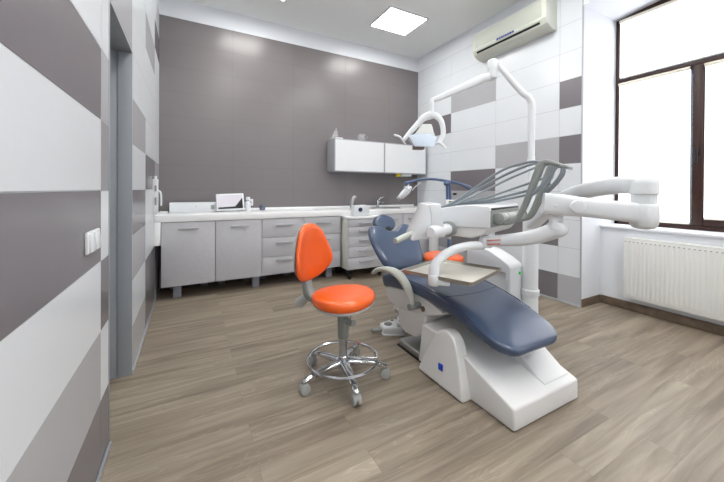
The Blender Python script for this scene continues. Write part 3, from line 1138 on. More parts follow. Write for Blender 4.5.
# ------------------------------------------------------------------ stool
def make_stool(name, label, group):
    t = thing(name, label, 'stool', (0, 0, 0), group)
    # star base: five tapered spokes
    bm = new_bm()
    lathe(bm, (0, 0, 0.065), [(0.03, 0), (0.042, 0.008), (0.042, 0.045), (0.03, 0.06)], 28)
    for k in range(5):
        a = 2 * PI * k / 5
        u = Vector((math.cos(a), math.sin(a), 0))
        sweep(bm, [u * 0.03 + Vector((0, 0, 0.105)), u * 0.12 + Vector((0, 0, 0.104)), u * 0.20 + Vector((0, 0, 0.096)), u * 0.275 + Vector((0, 0, 0.078))],
              [0.03, 0.026, 0.022, 0.022], [0.024, 0.018, 0.014, 0.013], n=14, k=4, up=(0, 0, 1), expo=2.6, round_ends=True)
    obj('star_base', bm, M['chrome'], t)
    for k in range(5):
        a = 2 * PI * k / 5
        u = Vector((math.cos(a), math.sin(a), 0))
        w = Vector((-u.y, u.x, 0))
        c = u * 0.275 + Vector((0, 0, 0.031))
        bm = new_bm()
        for s in (-1, 1):
            cyl(bm, c + w * (0.005 * s), c + w * (0.024 * s), 0.031, 22, 0.004)
        sweep(bm, [c + w * -0.014 + Vector((0, 0, 0.012)), c + w * 0.014 + Vector((0, 0, 0.012))], 0.027, 0.025, n=14)
        cyl(bm, c + Vector((0, 0, 0.01)), c + Vector((0, 0, 0.05)), 0.009, 12)
        obj('caster', bm, M['caster'], t)
    bm = new_bm()
    torus(bm, (0, 0, 0.128), 0.225, 0.0095)
    for k in range(3):
        a = 2 * PI * k / 3 + 0.5
        tube(bm, [(0.02 * math.cos(a), 0.02 * math.sin(a), 0.135), (0.223 * math.cos(a), 0.223 * math.sin(a), 0.129)], 0.006) if k == 0 else None
    lathe(bm, (0, 0, 0.122), [(0.031, 0), (0.034, 0.003), (0.034, 0.025), (0.031, 0.028)], 24)
    obj('foot_ring', bm, M['chrome'], t)
    bm = new_bm()
    cyl(bm, (0, 0, 0.1), (0, 0, 0.3), 0.027)
    obj('gas_spring', bm, M['steel'], t)
    bm = new_bm()
    lathe(bm, (0, 0, 0.262), [(0.032, 0), (0.036, 0.004), (0.037, 0.22)], 28)
    obj('column_cover', bm, M['green_grey'], t)
    # seat
    out = []
    for i in range(56):
        a = 2 * PI * i / 56
        r = 0.204 * (1 + 0.045 * math.cos(3 * a + PI))
        out.append((r * math.cos(a), r * 1.06 * math.sin(a)))
    bm = new_bm()
    pad(bm, out, 0.078, lambda u, v, h: Vector((u, v, 0.518 + h + (0.010 * (v / 0.2) ** 2 if h > 0 else 0))))
    obj('seat', bm, M['orange'], t)
    bm = new_bm()
    rings = []
    for s, z in ((0.5, 0.47), (0.86, 0.474), (0.96, 0.484), (0.975, 0.496)):
        rings.append([bm.verts.new((x * s, y * s, z)) for x, y in out])
    ring_faces(bm, rings)
    obj('seat_pan', bm, M['pale_plastic'], t)
    # lever
    bm = new_bm()
    tube(bm, [(0.075, -0.035, 0.478), (0.088, -0.055, 0.44), (0.09, -0.06, 0.40)], 0.005, k=3)
    sweep(bm, [(0.06, -0.052, 0.398), (0.115, -0.062, 0.398)], 0.022, 0.016, n=12, expo=3)
    obj('height_lever', bm, M['grey_plastic'], t)
    # back bracket
    bm = new_bm()
    sweep(bm, [(-0.10, 0, 0.475), (-0.21, 0, 0.470), (-0.275, 0, 0.505), (-0.298, 0, 0.58), (-0.312, 0, 0.70)], [0.036, 0.040, 0.042, 0.034, 0.028],
          [0.016, 0.022, 0.034, 0.026, 0.016], n=14, k=5, up=(0.3, 0, 1), expo=3)
    obj('back_bracket', bm, M['green_grey'], t)
    bm = new_bm()
    cyl(bm, (-0.275, 0, 0.50), (-0.365, 0.0, 0.42), 0.028, 20, 0.004, r2=0.036)
    obj('adjusting_knob', bm, M['pale_plastic'], t)
    # backrest
    half = [(0.0, 0.395), (0.062, 0.385), (0.115, 0.345), (0.155, 0.275), (0.19, 0.185), (0.196, 0.125), (0.172, 0.075), (0.12, 0.03), (0.055, 0.006), (0.0, 0.0)]
    pts = half + [(-x, z) for x, z in reversed(half[1:-1])]
    out2 = closed_smooth(pts, 4)
    bm = new_bm()
    pad(bm, out2, 0.062, lambda u, v, h: Vector((-0.300 + h + 2.0 * u * u + 0.35 * (v - 0.2) ** 2, u, 0.59 + v)), back=0.03)
    obj('backrest', bm, M['orange'], t)
    bm = new_bm()
    out3 = [(x * 0.93, 0.02 + z * 0.95) for x, z in out2]
    pad(bm, out3, 0.02, lambda u, v, h: Vector((-0.322 + h + 2.0 * u * u + 0.35 * (v - 0.2) ** 2, u, 0.59 + v)))
    obj('back_shell', bm, M['pale_plastic'], t)
    return t


stool = make_stool('work_stool', 'orange work stool with backrest and chrome foot ring in the open', 'orange work stools')
SA = math.radians(-57)
stool.location = (0.872, 1.867, 0)
stool.rotation_euler = (0, 0, SA)
# put the base spokes where the photo shows them
spin = math.radians(45) - SA
for ch in stool.children:
    if ch.name.startswith(('star_base', 'caster')):
        ch.rotation_euler = (0, 0, spin)
second = dup(stool, (2.30, 2.50, 0), math.radians(152), 'orange round stool seat showing behind the dental tray and bracket table')
for c in list(second.children):
    if c.name.startswith(('backrest', 'back_shell', 'back_bracket', 'adjusting_knob')):
        bpy.data.objects.remove(c)

# ------------------------------------------------------------------ foot control
t = thing('foot_control', 'white foot control on the floor beside the chair', 'foot control', (1.52, 2.27, 0))
bm = new_bm()
prism_z(bm, [(1.425, 2.25), (1.575, 2.17), (1.67, 2.27), (1.60, 2.38), (1.44, 2.35)], 0.0, 0.070, 0.02, 4)
prism_z(bm, [(1.52, 2.205), (1.58, 2.175), (1.665, 2.275), (1.61, 2.33)], 0.06, 0.105, 0.016, 4)
prism_z(bm, [(1.42, 2.247), (1.577, 2.163), (1.676, 2.27), (1.604, 2.386), (1.437, 2.356)], 0.0, 0.012, 0.003, 2)
obj('housing', bm, M['white'], t)
for (x, y, z, r) in ((1.49, 2.285, 0.070, 0.034), (1.575, 2.215, 0.105, 0.018), (1.625, 2.27, 0.105, 0.016), (1.565, 2.335, 0.070, 0.014)):
    bm = new_bm()
    lathe(bm, (x, y, z - 0.002), [(r, 0), (r, 0.008), (r * 0.6, 0.012), (r * 0.55, 0.009), (r * 0.5, 0.012)], 24)
    obj('button', bm, M['grey_plastic'], t)
bm = new_bm()
sweep(bm, [(1.43, 2.30, 0.032), (1.39, 2.315, 0.03), (1.365, 2.325, 0.03)], [0.02, 0.016, 0.02], n=14, round_ends=True)
obj('side_pedal', bm, M['grey_plastic'], t)
bm = new_bm()
tube(bm, [(1.64, 2.36, 0.06), (1.64, 2.36, 0.125)], 0.009, n=10)
torus(bm, (1.64, 2.36, 0.158), 0.03, 0.009, 28, 10, Matrix.Rotation(PI / 2, 3, 'X') @ Matrix.Rotation(0.3, 3, 'Z'))
obj('cable_loop', bm, M['white'], t)

# ------------------------------------------------------------------ dental chair
CXm = 1.72
ch = thing('dental_chair', 'slate blue reclined dental chair on a white angular base', 'dental chair', (CXm, 1.6, 0))
# base
bm = new_bm()
prism_x(bm, [(1.033, 0.004), (1.035, 0.118), (1.36, 0.228), (1.55, 0.28), (1.76, 0.28), (1.80, 0.004)], 1.43, 2.004, 0.012, 3)
obj('base_cover', bm, M['warm_white'], ch)
bm = new_bm()
hump = smooth_path([(1.722, 0.004, 0), (1.665, 0.13, 0), (1.605, 0.25, 0), (1.55, 0.32, 0), (1.495, 0.347, 0), (1.44, 0.338, 0), (1.40, 0.30, 0), (1.375, 0.235, 0), (1.34, 0.12, 0), (1.312, 0.004, 0)], 4)
hump2 = [(p.x, p.y) for p in hump]
prism(bm, hump2, lambda p, s: Vector(((1.362 if s == 0 else 1.47) + (0.028 * max(0, p[1]) / 0.34 if s == 0 else 0), p[0], p[1])), 0.012, 3)
obj('side_cover', bm, M['warm_white'], ch)
bm = new_bm()
prism(bm, [(1.475, 0.105), (1.51, 0.105), (1.51, 0.145), (1.475, 0.145)], lambda p, s: Vector(((1.366, 1.3745)[s], p[0] + 0.01, p[1] - 0.005)), 0.001)
obj('sticker', bm, M['sticker'], ch, label='small blue sticker')
# column cover that carries the leg rest
bm = new_bm()
prism_x(bm, [(1.075, 0.10), (1.075, 0.138), (1.11, 0.15), (1.235, 0.238), (1.42, 0.372), (1.62, 0.40), (1.72, 0.36), (1.72, 0.10)], 1.745, 1.985, 0.008, 3)
obj('lift_cover', bm, M['warm_white'], ch)
# lifting arm between base and seat block
bm = new_bm()
prism_x(bm, [(1.50, 0.12), (1.50, 0.25), (1.70, 0.262), (1.80, 0.275), (1.95, 0.25), (1.95, 0.15), (1.75, 0.11)], 1.55, 1.90, 0.012, 3)
obj('lift_arm', bm, M['warm_white'], ch)
bm = new_bm()
add_box(bm, (1.44, 1.70, 0.003), (1.95, 2.05, 0.055), 0.012, 3)
obj('foot_plate', bm, M['steel'], ch)
bm = new_bm()
add_box(bm, (1.43, 1.69, 0.0), (1.96, 2.06, 0.014), 0.003)
obj('plate_mat', bm, M['black'], ch)
# seat block
bm = new_bm()
prism_x(bm, [(2.12, 0.36), (2.13, 0.20), (2.09, 0.125), (2.03, 0.10), (1.90, 0.115), (1.82, 0.17), (1.785, 0.25), (1.775, 0.36)], 1.478, 1.93, 0.02, 4)
obj('motor_block', bm, M['warm_white'], ch)
bm = new_bm()
prism_x(bm, [(2.315, 0.40), (2.31, 0.315), (2.24, 0.275), (2.10, 0.262), (1.80, 0.315), (1.62, 0.375), (1.60, 0.40), (1.80, 0.445), (2.0, 0.445)], 1.475, 1.965, 0.018, 4)
obj('seat_shell', bm, M['warm_white'], ch)
bm = new_bm()
cyl(bm, (1.475, 1.80, 0.365), (1.465, 1.80, 0.365), 0.02, 20, 0.003)
obj('pivot_socket', bm, mat('brown_socket', (110, 84, 76), 0.5), ch)


def cushion_sweep(bm, path, hw, th, n=48, expo=4.0):
    """path: (y, z) of the TOP centre line from rear to foot"""
    P = smooth_path([(CXm, y, z) for y, z in path], 7)
    m = len(P)
    rings = []
    W = lerp_list(hw, m)
    T = lerp_list(th, m)
    L = [0.0]
    for i in range(1, m):
        L.append(L[-1] + (P[i] - P[i - 1]).length)
    tot = L[-1]
    for i in range(m):
        tg = (P[min(i + 1, m - 1)] - P[max(i - 1, 0)]).normalized()
        nrm = Vector((1, 0, 0)).cross(tg).normalized()
        if nrm.z < 0:
            nrm = -nrm
        d0, d1 = L[i], tot - L[i]
        Rr, Rf = 0.06, 0.16
        sx = 1.0
        sz = 1.0
        if d0 < Rr:
            q = 1 - d0 / Rr
            sx *= 1 - 0.22 * (1 - math.sqrt(max(0, 1 - q * q)))
        if d0 < 0.05:
            q = 1 - d0 / 0.05
            sz *= math.sqrt(max(0.02, 1 - q * q))
        if d1 < Rf:
            q = 1 - d1 / Rf
            sx *= 0.52 + 0.48 * math.sqrt(max(0, 1 - q * q))
        if d1 < 0.035:
            q = 1 - d1 / 0.035
            sz *= math.sqrt(max(0.02, 1 - q * q))
        c = P[i] - nrm * (T[i] / 2)
        ring = []
        for k in range(n):
            a = 2 * PI * k / n
            ca, sa = math.cos(a), math.sin(a)
            x = math.copysign(abs(ca) ** (2 / 7.0), ca) * W[i] * sx
            h = math.copysign(abs(sa) ** (2 / 5.5), sa) * T[i] / 2 * sz
            # slightly dished top
            ring.append(bm.verts.new(c + Vector((x, 0, 0)) + nrm * h))
        rings.append(ring)
    ring_faces(bm, rings)


bm = new_bm()
cushion_sweep(bm, [(2.37, 0.475), (2.27, 0.515), (2.08, 0.535), (1.90, 0.545), (1.74, 0.542), (1.60, 0.522), (1.44, 0.487), (1.30, 0.446), (1.16, 0.395), (1.082, 0.364)],
              [0.272, 0.275, 0.275, 0.275, 0.272, 0.27, 0.266, 0.26], [0.12, 0.115, 0.105, 0.10, 0.085, 0.076, 0.068, 0.060])
seat = obj('seat', bm, M['blue'], ch, angle=50)
# seam between seat and leg rest (piping)
bm = new_bm()
sp = []
for i in range(21):
    x = -0.262 + 0.524 * i / 20
    y = 1.585 - 0.03 * (1 - (x / 0.262) ** 2) 
    z = 0.522 - (1.60 - y) * 0.215 + 0.0005 - 0.010 * max(0, abs(x / 0.262) - 0.9) / 0.1
    sp.append((CXm + x, y, z))
tube(bm, sp, 0.0028, n=8)
obj('seam', bm, mat('seam_piping', (62, 76, 108), 0.45), ch)

for sx in (-1, 1):
    bm = new_bm()
    pl = smooth_path([(CXm + sx * x, y, z) for x, y, z in [(0.266, 2.25, 0.505), (0.2665, 2.08, 0.528), (0.2665, 1.90, 0.538), (0.265, 1.74, 0.535), (0.262, 1.60, 0.516), (0.260, 1.44, 0.482), (0.258, 1.32, 0.446)]], 5)
    sweep(bm, pl, 0.0032, n=8)
    obj('piping', bm, M['blue'], seat)

# backrest: plane inclined
B0 = Vector((CXm, 2.355, 0.50))
bu = Vector((0, 0.62, 0.785)).normalized()
bn = Vector((0, -0.785, 0.62)).normalized()
half = [(0.0, 0.395), (0.045, 0.40), (0.085, 0.425), (0.125, 0.452), (0.175, 0.462), (0.222, 0.446), (0.25, 0.40), (0.262, 0.33), (0.255, 0.23), (0.232, 0.12), (0.195, 0.035), (0.12, 0.004), (0.0, 0.0)]
out = closed_smooth(half + [(-x, s) for x, s in reversed(half[1:-1])], 4)
bm = new_bm()
pad(bm, out, 0.085, lambda u, v, h: B0 + Vector((u * 1.035, 0, 0)) + bu * v + bn * (h + 0.30 * u * u))
obj('backrest', bm, M['blue'], ch, angle=50)
bm = new_bm()
out_s = [(x * 0.9, 0.02 + s * 0.9) for x, s in out]
pad(bm, out_s, 0.05, lambda u, v, h: B0 + Vector((u, 0, 0)) + bu * v + bn * (h - 0.045 + 0.30 * u * u))
obj('back_shell', bm, M['warm_white'], ch, angle=50)
bm = new_bm()
prism_x(bm, [(2.24, 0.33), (2.42, 0.36), (2.50, 0.56), (2.44, 0.60), (2.34, 0.46), (2.22, 0.43)], 1.58, 1.86, 0.012, 3)
obj('back_bracket', bm, M['white'], ch)
H0 = Vector((CXm - 0.014, 2.71, 0.876))
hu = Vector((0, 0.50, 0.866)).normalized()
hn = Vector((0, -0.866, 0.50)).normalized()
out = [(0.126 * math.cos(2 * PI * i / 40), 0.094 * math.sin(2 * PI * i / 40)) for i in range(40)]
bm = new_bm()
pad(bm, out, 0.085, lambda u, v, h: H0 + Vector((u, 0, 0)) + hu * v + hn * (h + 0.8 * u * u))
obj('headrest', bm, M['blue'], ch, angle=60)
bm = new_bm()
sweep(bm, [B0 + bu * 0.36 - bn * 0.03, B0 + bu * 0.46 - bn * 0.02, H0 - hn * 0.03 - hu * 0.03], 0.03, 0.012, n=12, up=(0, -0.8, 0.6), expo=3)
obj('headrest_bracket', bm, M['black'], ch)
# armrest
bm = new_bm()
AX = 1.40
sweep(bm, [(AX, 2.375, 0.503), (AX, 2.30, 0.545), (AX, 2.19, 0.574), (AX, 2.08, 0.583), (AX, 1.985, 0.565), (AX + 0.004, 1.91, 0.515), (AX + 0.008, 1.862, 0.45), (AX + 0.01, 1.845, 0.395)],
      [0.022, 0.030, 0.036, 0.038, 0.038, 0.034, 0.027, 0.024], [0.015, 0.019, 0.022, 0.025, 0.028, 0.027, 0.022, 0.02], n=18, k=5, up=(0, -0.3, 1), round_ends=True)
arm = obj('armrest', bm, M['pale_green'], ch, angle=60)
bm = new_bm()
cyl(bm, (AX - 0.02, 1.845, 0.378), (AX + 0.075, 1.845, 0.378), 0.025, 24, 0.004)
obj('armrest_pivot', bm, M['green_grey'], arm)

# ------------------------------------------------------------------ dental unit
du = thing('dental_unit', 'white dental unit with column, lamp pole, delivery arm and bracket table', 'dental unit', (2.47, 1.65, 0))
PX, PY = 2.475, 1.655
bm = new_bm()
lathe(bm, (PX, PY, 0), [(0.085, 0), (0.085, 0.012), (0.062, 0.016), (0.060, 0.36)], 40)
lathe(bm, (PX, PY, 0.355), [(0.060, 0), (0.069, 0.006), (0.069, 0.05), (0.060, 0.056)], 40)
lathe(bm, (PX, PY, 0.40), [(0.059, 0), (0.059, 0.60), (0.05, 0.63), (0.038, 0.64)], 40)
obj('column', bm, M['white'], du)
# cuspidor cabinet
bm = new_bm()
cx0, cx1 = 2.285, 2.405
prism_x(bm, [(2.165, 0.535), (2.165, 0.655), (2.15, 0.69), (2.10, 0.712), (2.02, 0.712), (1.90, 0.692), (1.80, 0.652), (1.72, 0.612), (1.70, 0.59), (1.70, 0.02), (1.745, 0.02), (1.745, 0.535)],
        cx0, cx1 + 0.05, 0.010, 3)
cab = obj('cuspidor_cabinet', bm, M['white_gloss'], du)
bm = new_bm()
add_box(bm, (cx0 + 0.03, 1.74, 0.0), (cx1, 2.12, 0.54), 0.01, 3)
obj('pedestal', bm, M['white'], cab)
bm = new_bm()
lathe(bm, (2.40, 1.6985, 0.535), [(0.010, 0), (0.010, 0.006), (0.006, 0.008)], 16, (0, -1, 0))
add_box(bm, (2.388, 1.690, 0.525), (2.404, 1.70, 0.55), 0.003)
obj('green_switch', bm, M['green_led'], cab, label='small green switch')
bm = new_bm()
tube(bm, [(2.40, 2.02, 0.70), (2.40, 2.02, 0.78), (2.40, 1.99, 0.81), (2.39, 1.95, 0.80)], 0.009, k=5)
obj('spittoon_pipe', bm, M['white'], cab)

# lamp pole
bm = new_bm()
JX, JY = 2.25, 1.86
sweep(bm, [(PX, PY, 1.03), (PX, PY, 1.5)], 0.029, n=24)
sweep(bm, [(PX, PY, 1.5), (PX, PY, 1.90), (PX - 0.006, PY + 0.006, 1.955), (PX - 0.022, PY + 0.021, 1.998), (PX - 0.06, PY + 0.056, 2.045), (JX + 0.035, JY - 0.032, 2.275)],
      [0.026, 0.026, 0.026, 0.026, 0.025, 0.022], n=24, k=4)
obj('lamp_pole', bm, M['white'], du)
bm = new_bm()
lathe(bm, (JX, JY, 2.155), [(0.02, 0), (0.038, 0.012), (0.041, 0.03), (0.041, 0.078)], 32)
lathe(bm, (JX, JY, 2.236), [(0.041, 0), (0.041, 0.07), (0.034, 0.088), (0.015, 0.098)], 32)
obj('lamp_joint', bm, M['white'], du)
LE = Vector((1.867, 2.18, 2.005))
bm = new_bm()
sweep(bm, [(JX, JY, 2.19), (JX - 0.06, JY + 0.05, 2.172), (JX - 0.11, JY + 0.092, 2.142), (1.93, 2.127, 2.035), LE],
      [0.032, 0.032, 0.024, 0.02, 0.018], [0.032, 0.036, 0.036, 0.026, 0.021], n=18, up=(0, 0, 1), expo=3, round_ends=True)
obj('lamp_arm', bm, M['white'], du)
# operating lamp
av = Vector((0.88, -0.474, 0))
bv = Vector((-0.474, -0.88, 0))
LC = Vector((1.80, 2.21, 0))


def LP(u, v, d=0.0):
    """u, v: metres right of / above the lamp hub axis"""
    return Vector((LE.x, LE.y, 0)) + av * u + bv * d + Vector((0, 0, v - 0.018))


lamp_parts = []
bm = new_bm()
lathe(bm, LP(0, 1.885), [(0.021, 0), (0.023, 0.006), (0.019, 0.05), (0.019, 0.11), (0.023, 0.125), (0.018, 0.14)], 24)
obj('lamp_drop', bm, M['white'], du)
bm = new_bm()
sweep(bm, [LP(0.02, 1.905), LP(-0.02, 1.90), (LP(-0.075, 1.87)), LP(-0.13, 1.81), LP(-0.19, 1.745), LP(-0.25, 1.675)],
      [0.026, 0.03, 0.03, 0.026, 0.022, 0.016], [0.02, 0.022, 0.018, 0.014, 0.012, 0.010], n=16, k=5, up=tuple(bv))
sweep(bm, [LP(-0.02, 1.90), LP(0.03, 1.893), LP(0.075, 1.855), LP(0.097, 1.79), LP(0.097, 1.715), LP(0.055, 1.645)],
      [0.03, 0.03, 0.026, 0.024, 0.022, 0.016], [0.022, 0.018, 0.014, 0.012, 0.011, 0.010], n=16, k=5, up=tuple(bv))
obj('lamp_yoke', bm, M['white'], du, angle=60)
bm = new_bm()
secs = [(1.812, -0.098, -0.005, -0.04, 0.03), (1.79, -0.108, 0.0, -0.05, 0.05), (1.735, -0.145, 0.008, -0.06, 0.085),
        (1.70, -0.19, 0.02, -0.06, 0.10), (1.675, -0.205, 0.025, -0.055, 0.09), (1.64, -0.17, 0.005, -0.05, 0.03), (1.62, -0.15, -0.02, -0.04, -0.01)]
rings = []
for v, u0, u1, d0, d1 in secs:
    ring = []
    for i in range(24):
        a = 2 * PI * i / 24
        ca, sa = math.cos(a), math.sin(a)
        x = math.copysign(abs(ca) ** 0.5, ca)
        y = math.copysign(abs(sa) ** 0.5, sa)
        ring.append(bm.verts.new(LP((u0 + u1) / 2 + x * (u1 - u0) / 2, v, (d0 + d1) / 2 + y * (d1 - d0) / 2)))
    rings.append(ring)
ring_faces(bm, rings)
lh = obj('lamp_head', bm, M['pale_plastic'], du, angle=50)
bm = new_bm()
prism(bm, [(-0.195, 0.0), (-0.11, 0.012), (-0.02, 0.008), (0.035, -0.012), (0.028, -0.085), (-0.135, -0.085)],
      lambda p, s: LP(p[0] * 1.04 - 0.018, 1.699 + p[1], 0.106 + p[1] * 0.75 + (0.012 if s else -0.004)), 0.003)
obj('lens', bm, M['lens'], lh)
bm = new_bm()
add_box(bm, (-0.05, -0.03, -0.015), (0.05, 0.03, 0.02), 0.006,
        mx=Matrix.Translation(LP(-0.12, 1.605, 0.015)) @ Matrix.Rotation(math.radians(-28), 4, 'Z'))
obj('sensor', bm, mat('brown_sensor', (96, 84, 76), 0.4), lh)
for pts in ([LP(-0.235, 1.64, 0.0), LP(-0.255, 1.66, 0.02), LP(-0.285, 1.695, 0.04), LP(-0.33, 1.71, 0.05)],
            [LP(0.04, 1.645, 0.0), LP(0.062, 1.65, 0.02), LP(0.085, 1.635, 0.035), LP(0.112, 1.595, 0.05)]):
    bm = new_bm()
    sweep(bm, pts, 0.010, n=12, k=5, round_ends=True)
    obj('lamp_handle', bm, M['white'], lh)

# delivery arm
bm = new_bm()
EX, EY = 2.006, 0.738
sweep(bm, [(PX, PY, 0.93), (2.448, 1.604, 0.975), (2.382, 1.466, 1.072), (2.294, 1.282, 1.168), (2.206, 1.098, 1.222), (2.118, 0.914, 1.250), (2.055, 0.81, 1.254), (2.02, 0.768, 1.253), (EX, EY, 1.252)],
      [0.054, 0.054, 0.053, 0.052, 0.054, 0.057, 0.058, 0.058, 0.056], [0.05, 0.05, 0.048, 0.046, 0.047, 0.047, 0.047, 0.046, 0.045], n=22, k=4, up=(0, 0, 1), expo=3.2)
lathe(bm, (EX, EY, 1.203), [(0.055, 0), (0.0595, 0.004), (0.0595, 0.055), (0.056, 0.068), (0.042, 0.092), (0.036, 0.0955), (0.01, 0.097)], 40)
obj('upper_arm', bm, M['white'], du, angle=45)
bm = new_bm()
lathe(bm, (EX, EY, 1.13), [(0.052, 0), (0.052, 0.075)], 32)
lathe(bm, (EX, EY, 1.03), [(0.02, 0), (0.045, 0.006), (0.056, 0.022), (0.061, 0.05), (0.061, 0.115), (0.056, 0.125)], 36)
obj('elbow_joint', bm, M['white'], du, angle=45)
p0, p1 = Vector((1.715, 1.075, 1.152)), Vector((EX - 0.005, EY + 0.006, 1.108))
bm = new_bm()
sweep(bm, [p0, p0.lerp(p1, 0.2), p0.lerp(p1, 0.5), p1], [0.045, 0.05, 0.05, 0.052], [0.056, 0.058, 0.050, 0.052], n=24, up=(0, 0, 1), expo=4, round_ends=False)
obj('lower_arm', bm, M['white'], du, angle=40)
dirv = (p1 - p0).normalized()
side = Vector((dirv.y, -dirv.x, 0)).normalized()
if side.y > 0:
    side = -side
kc = p0.lerp(p1, 0.34) + side * 0.042
bm = new_bm()
lathe(bm, kc, [(0.034, 0), (0.034, 0.02), (0.031, 0.03), (0.02, 0.032)], 30, side)
obj('arm_knob', bm, M['white_gloss'], du)
bm = new_bm()
lathe(bm, p0.lerp(p1, 0.12) + side * 0.046 + Vector((0, 0, -0.008)), [(0.008, 0), (0.008, 0.005), (0.004, 0.007)], 16, side)
obj('arm_screw', bm, M['white'], du)
# spring arm under the block to the table
q0 = Vector((1.773, 1.037, 1.005))
bm = new_bm()
lathe(bm, (q0.x, q0.y, q0.z), [(0.045, 0), (0.048, 0.02), (0.035, 0.04), (0.034, 0.075), (0.05, 0.1)], 28)
sweep(bm, [q0 + Vector((0.004, -0.012, 0.004)), (1.765, 1.075, 0.984), (1.745, 1.13, 0.958), (1.715, 1.20, 0.936), (1.68, 1.285, 0.918), (1.635, 1.39, 0.90)],
      [0.045, 0.045, 0.044, 0.042, 0.04, 0.038], [0.045, 0.044, 0.042, 0.04, 0.036, 0.034], n=20, k=3, up=(0, 0, 1), expo=2.8, round_ends=True)
sa = obj('spring_arm', bm, M['white'], du, angle=45)
bm = new_bm()
for k, zz in enumerate((0.012, -0.012)):
    a, b = Vector((1.642, 1.372, 0.899)), Vector((1.68, 1.285, 0.914))
    dd = (b - a).normalized()
    nn = Vector((-abs(dd.y), -abs(dd.x), 0)).normalized()
    x = 0.0
    while x < 0.075:
        wd = random.uniform(0.003, 0.007)
        c = a + dd * x + nn * 0.0415 + Vector((0, 0, zz))
        prism(bm, [(0, -0.004), (wd, -0.004), (wd, 0.004), (0, 0.004)], lambda p, s: c + dd * p[0] + Vector((0, 0, p[1])) + nn * (0.0012 if s else -0.004))
        x += wd + 0.002
obj('red_lettering', bm, M['red_print'], sa, label='two short lines of small red lettering')

# bracket table
C0 = Vector((1.573, 1.31, 0))
A = Vector((0.9426, 0.334, 0)).normalized()
Bk = Vector((-0.334, 0.9426, 0)).normalized()


def TP(s, t, z):
    return C0 + A * s + Bk * t + Vector((0, 0, z))


bt = None
bm = new_bm()
prof = [(0.0, 0.992), (0.0, 1.112), (0.012, 1.125), (0.10, 1.128), (0.22, 1.118), (0.33, 1.10), (0.40, 1.075), (0.42, 1.05), (0.42, 0.975)]
prism(bm, prof, lambda p, s: TP((0.0, 0.56)[s], p[0], p[1]), 0.007, 3)
bt = obj('bracket_table', bm, M['white_gloss'], du, angle=40)
bm = new_bm()
prism(bm, [(0.012, 0.992), (0.05, 0.945), (0.12, 0.918), (0.34, 0.925), (0.412, 0.975)], lambda p, s: TP((0.012, 0.55)[s], p[0], p[1]), 0.012, 3)
obj('table_underside', bm, M['warm_white'], bt, angle=40)
bm = new_bm()
prism(bm, [(-0.006, 0.997), (-0.006, 1.098), (0.002, 1.098), (0.002, 0.997)], lambda p, s: TP((0.008, 0.545)[s], p[0], p[1]), 0.001)
obj('instrument_panel', bm, M['green_grey'], bt)
bm = new_bm()
prism(bm, [(-0.004, 1.099), (-0.004, 1.112), (0.002, 1.112), (0.002, 1.099)], lambda p, s: TP((0.02, 0.53)[s], p[0], p[1]), 0.0008)
obj('dark_slot', bm, M['black'], bt)
bm = new_bm()
cyl(bm, TP(0.03, -0.034, 1.052), TP(0.055, -0.034, 1.052), 0.034, 28, 0.005)
obj('roller_cap', bm, M['green_grey'], bt)
bm = new_bm()
cyl(bm, TP(0.50, -0.034, 1.052), TP(0.53, -0.034, 1.052), 0.034, 28, 0.005)
obj('roller_cap', bm, M['green_grey'], bt)
bm = new_bm()
cyl(bm, TP(0.055, -0.034, 1.052), TP(0.50, -0.034, 1.052), 0.027, 24)
for s in (0.10, 0.18, 0.34, 0.42, 0.47):
    cyl(bm, TP(s - 0.012, -0.034, 1.052), TP(s + 0.012, -0.034, 1.052), 0.031, 24, 0.003)
obj('instrument_roller', bm, M['pale_plastic'], bt)
for i, s in enumerate((0.095, 0.145, 0.34, 0.39, 0.44)):
    bm = new_bm()
    pts = [TP(s, -0.012, 1.018), TP(s, -0.07, 1.022), TP(s, -0.115, 1.046), TP(s, -0.15, 1.11), TP(s, -0.19, 1.215), TP(s, -0.225, 1.32)]
    sweep(bm, pts, [0.011, 0.011, 0.011, 0.012, 0.014, 0.016], [0.009, 0.009, 0.009, 0.011, 0.013, 0.016], n=12, k=4, up=tuple(A), expo=3.2)
    sweep(bm, [TP(s, -0.222, 1.30), TP(s, -0.243, 1.362), TP(s, -0.275, 1.381), TP(s, -0.345, 1.358)], [0.016, 0.018, 0.015, 0.008], [0.016, 0.018, 0.014, 0.008],
          n=12, k=5, up=tuple(-A), expo=3.0)
    ia = obj('instrument_arm', bm, M['green_grey'], bt, angle=45)
    bm = new_bm()
    tube(bm, [TP(s, -0.305, 1.366), TP(s, -0.30, 1.325), TP(s, -0.27, 1.275), TP(s, -0.228, 1.225), TP(s, -0.19, 1.19)], 0.0065, n=10, k=5)
    obj('handpiece_hose', bm, M['hose'], ia)
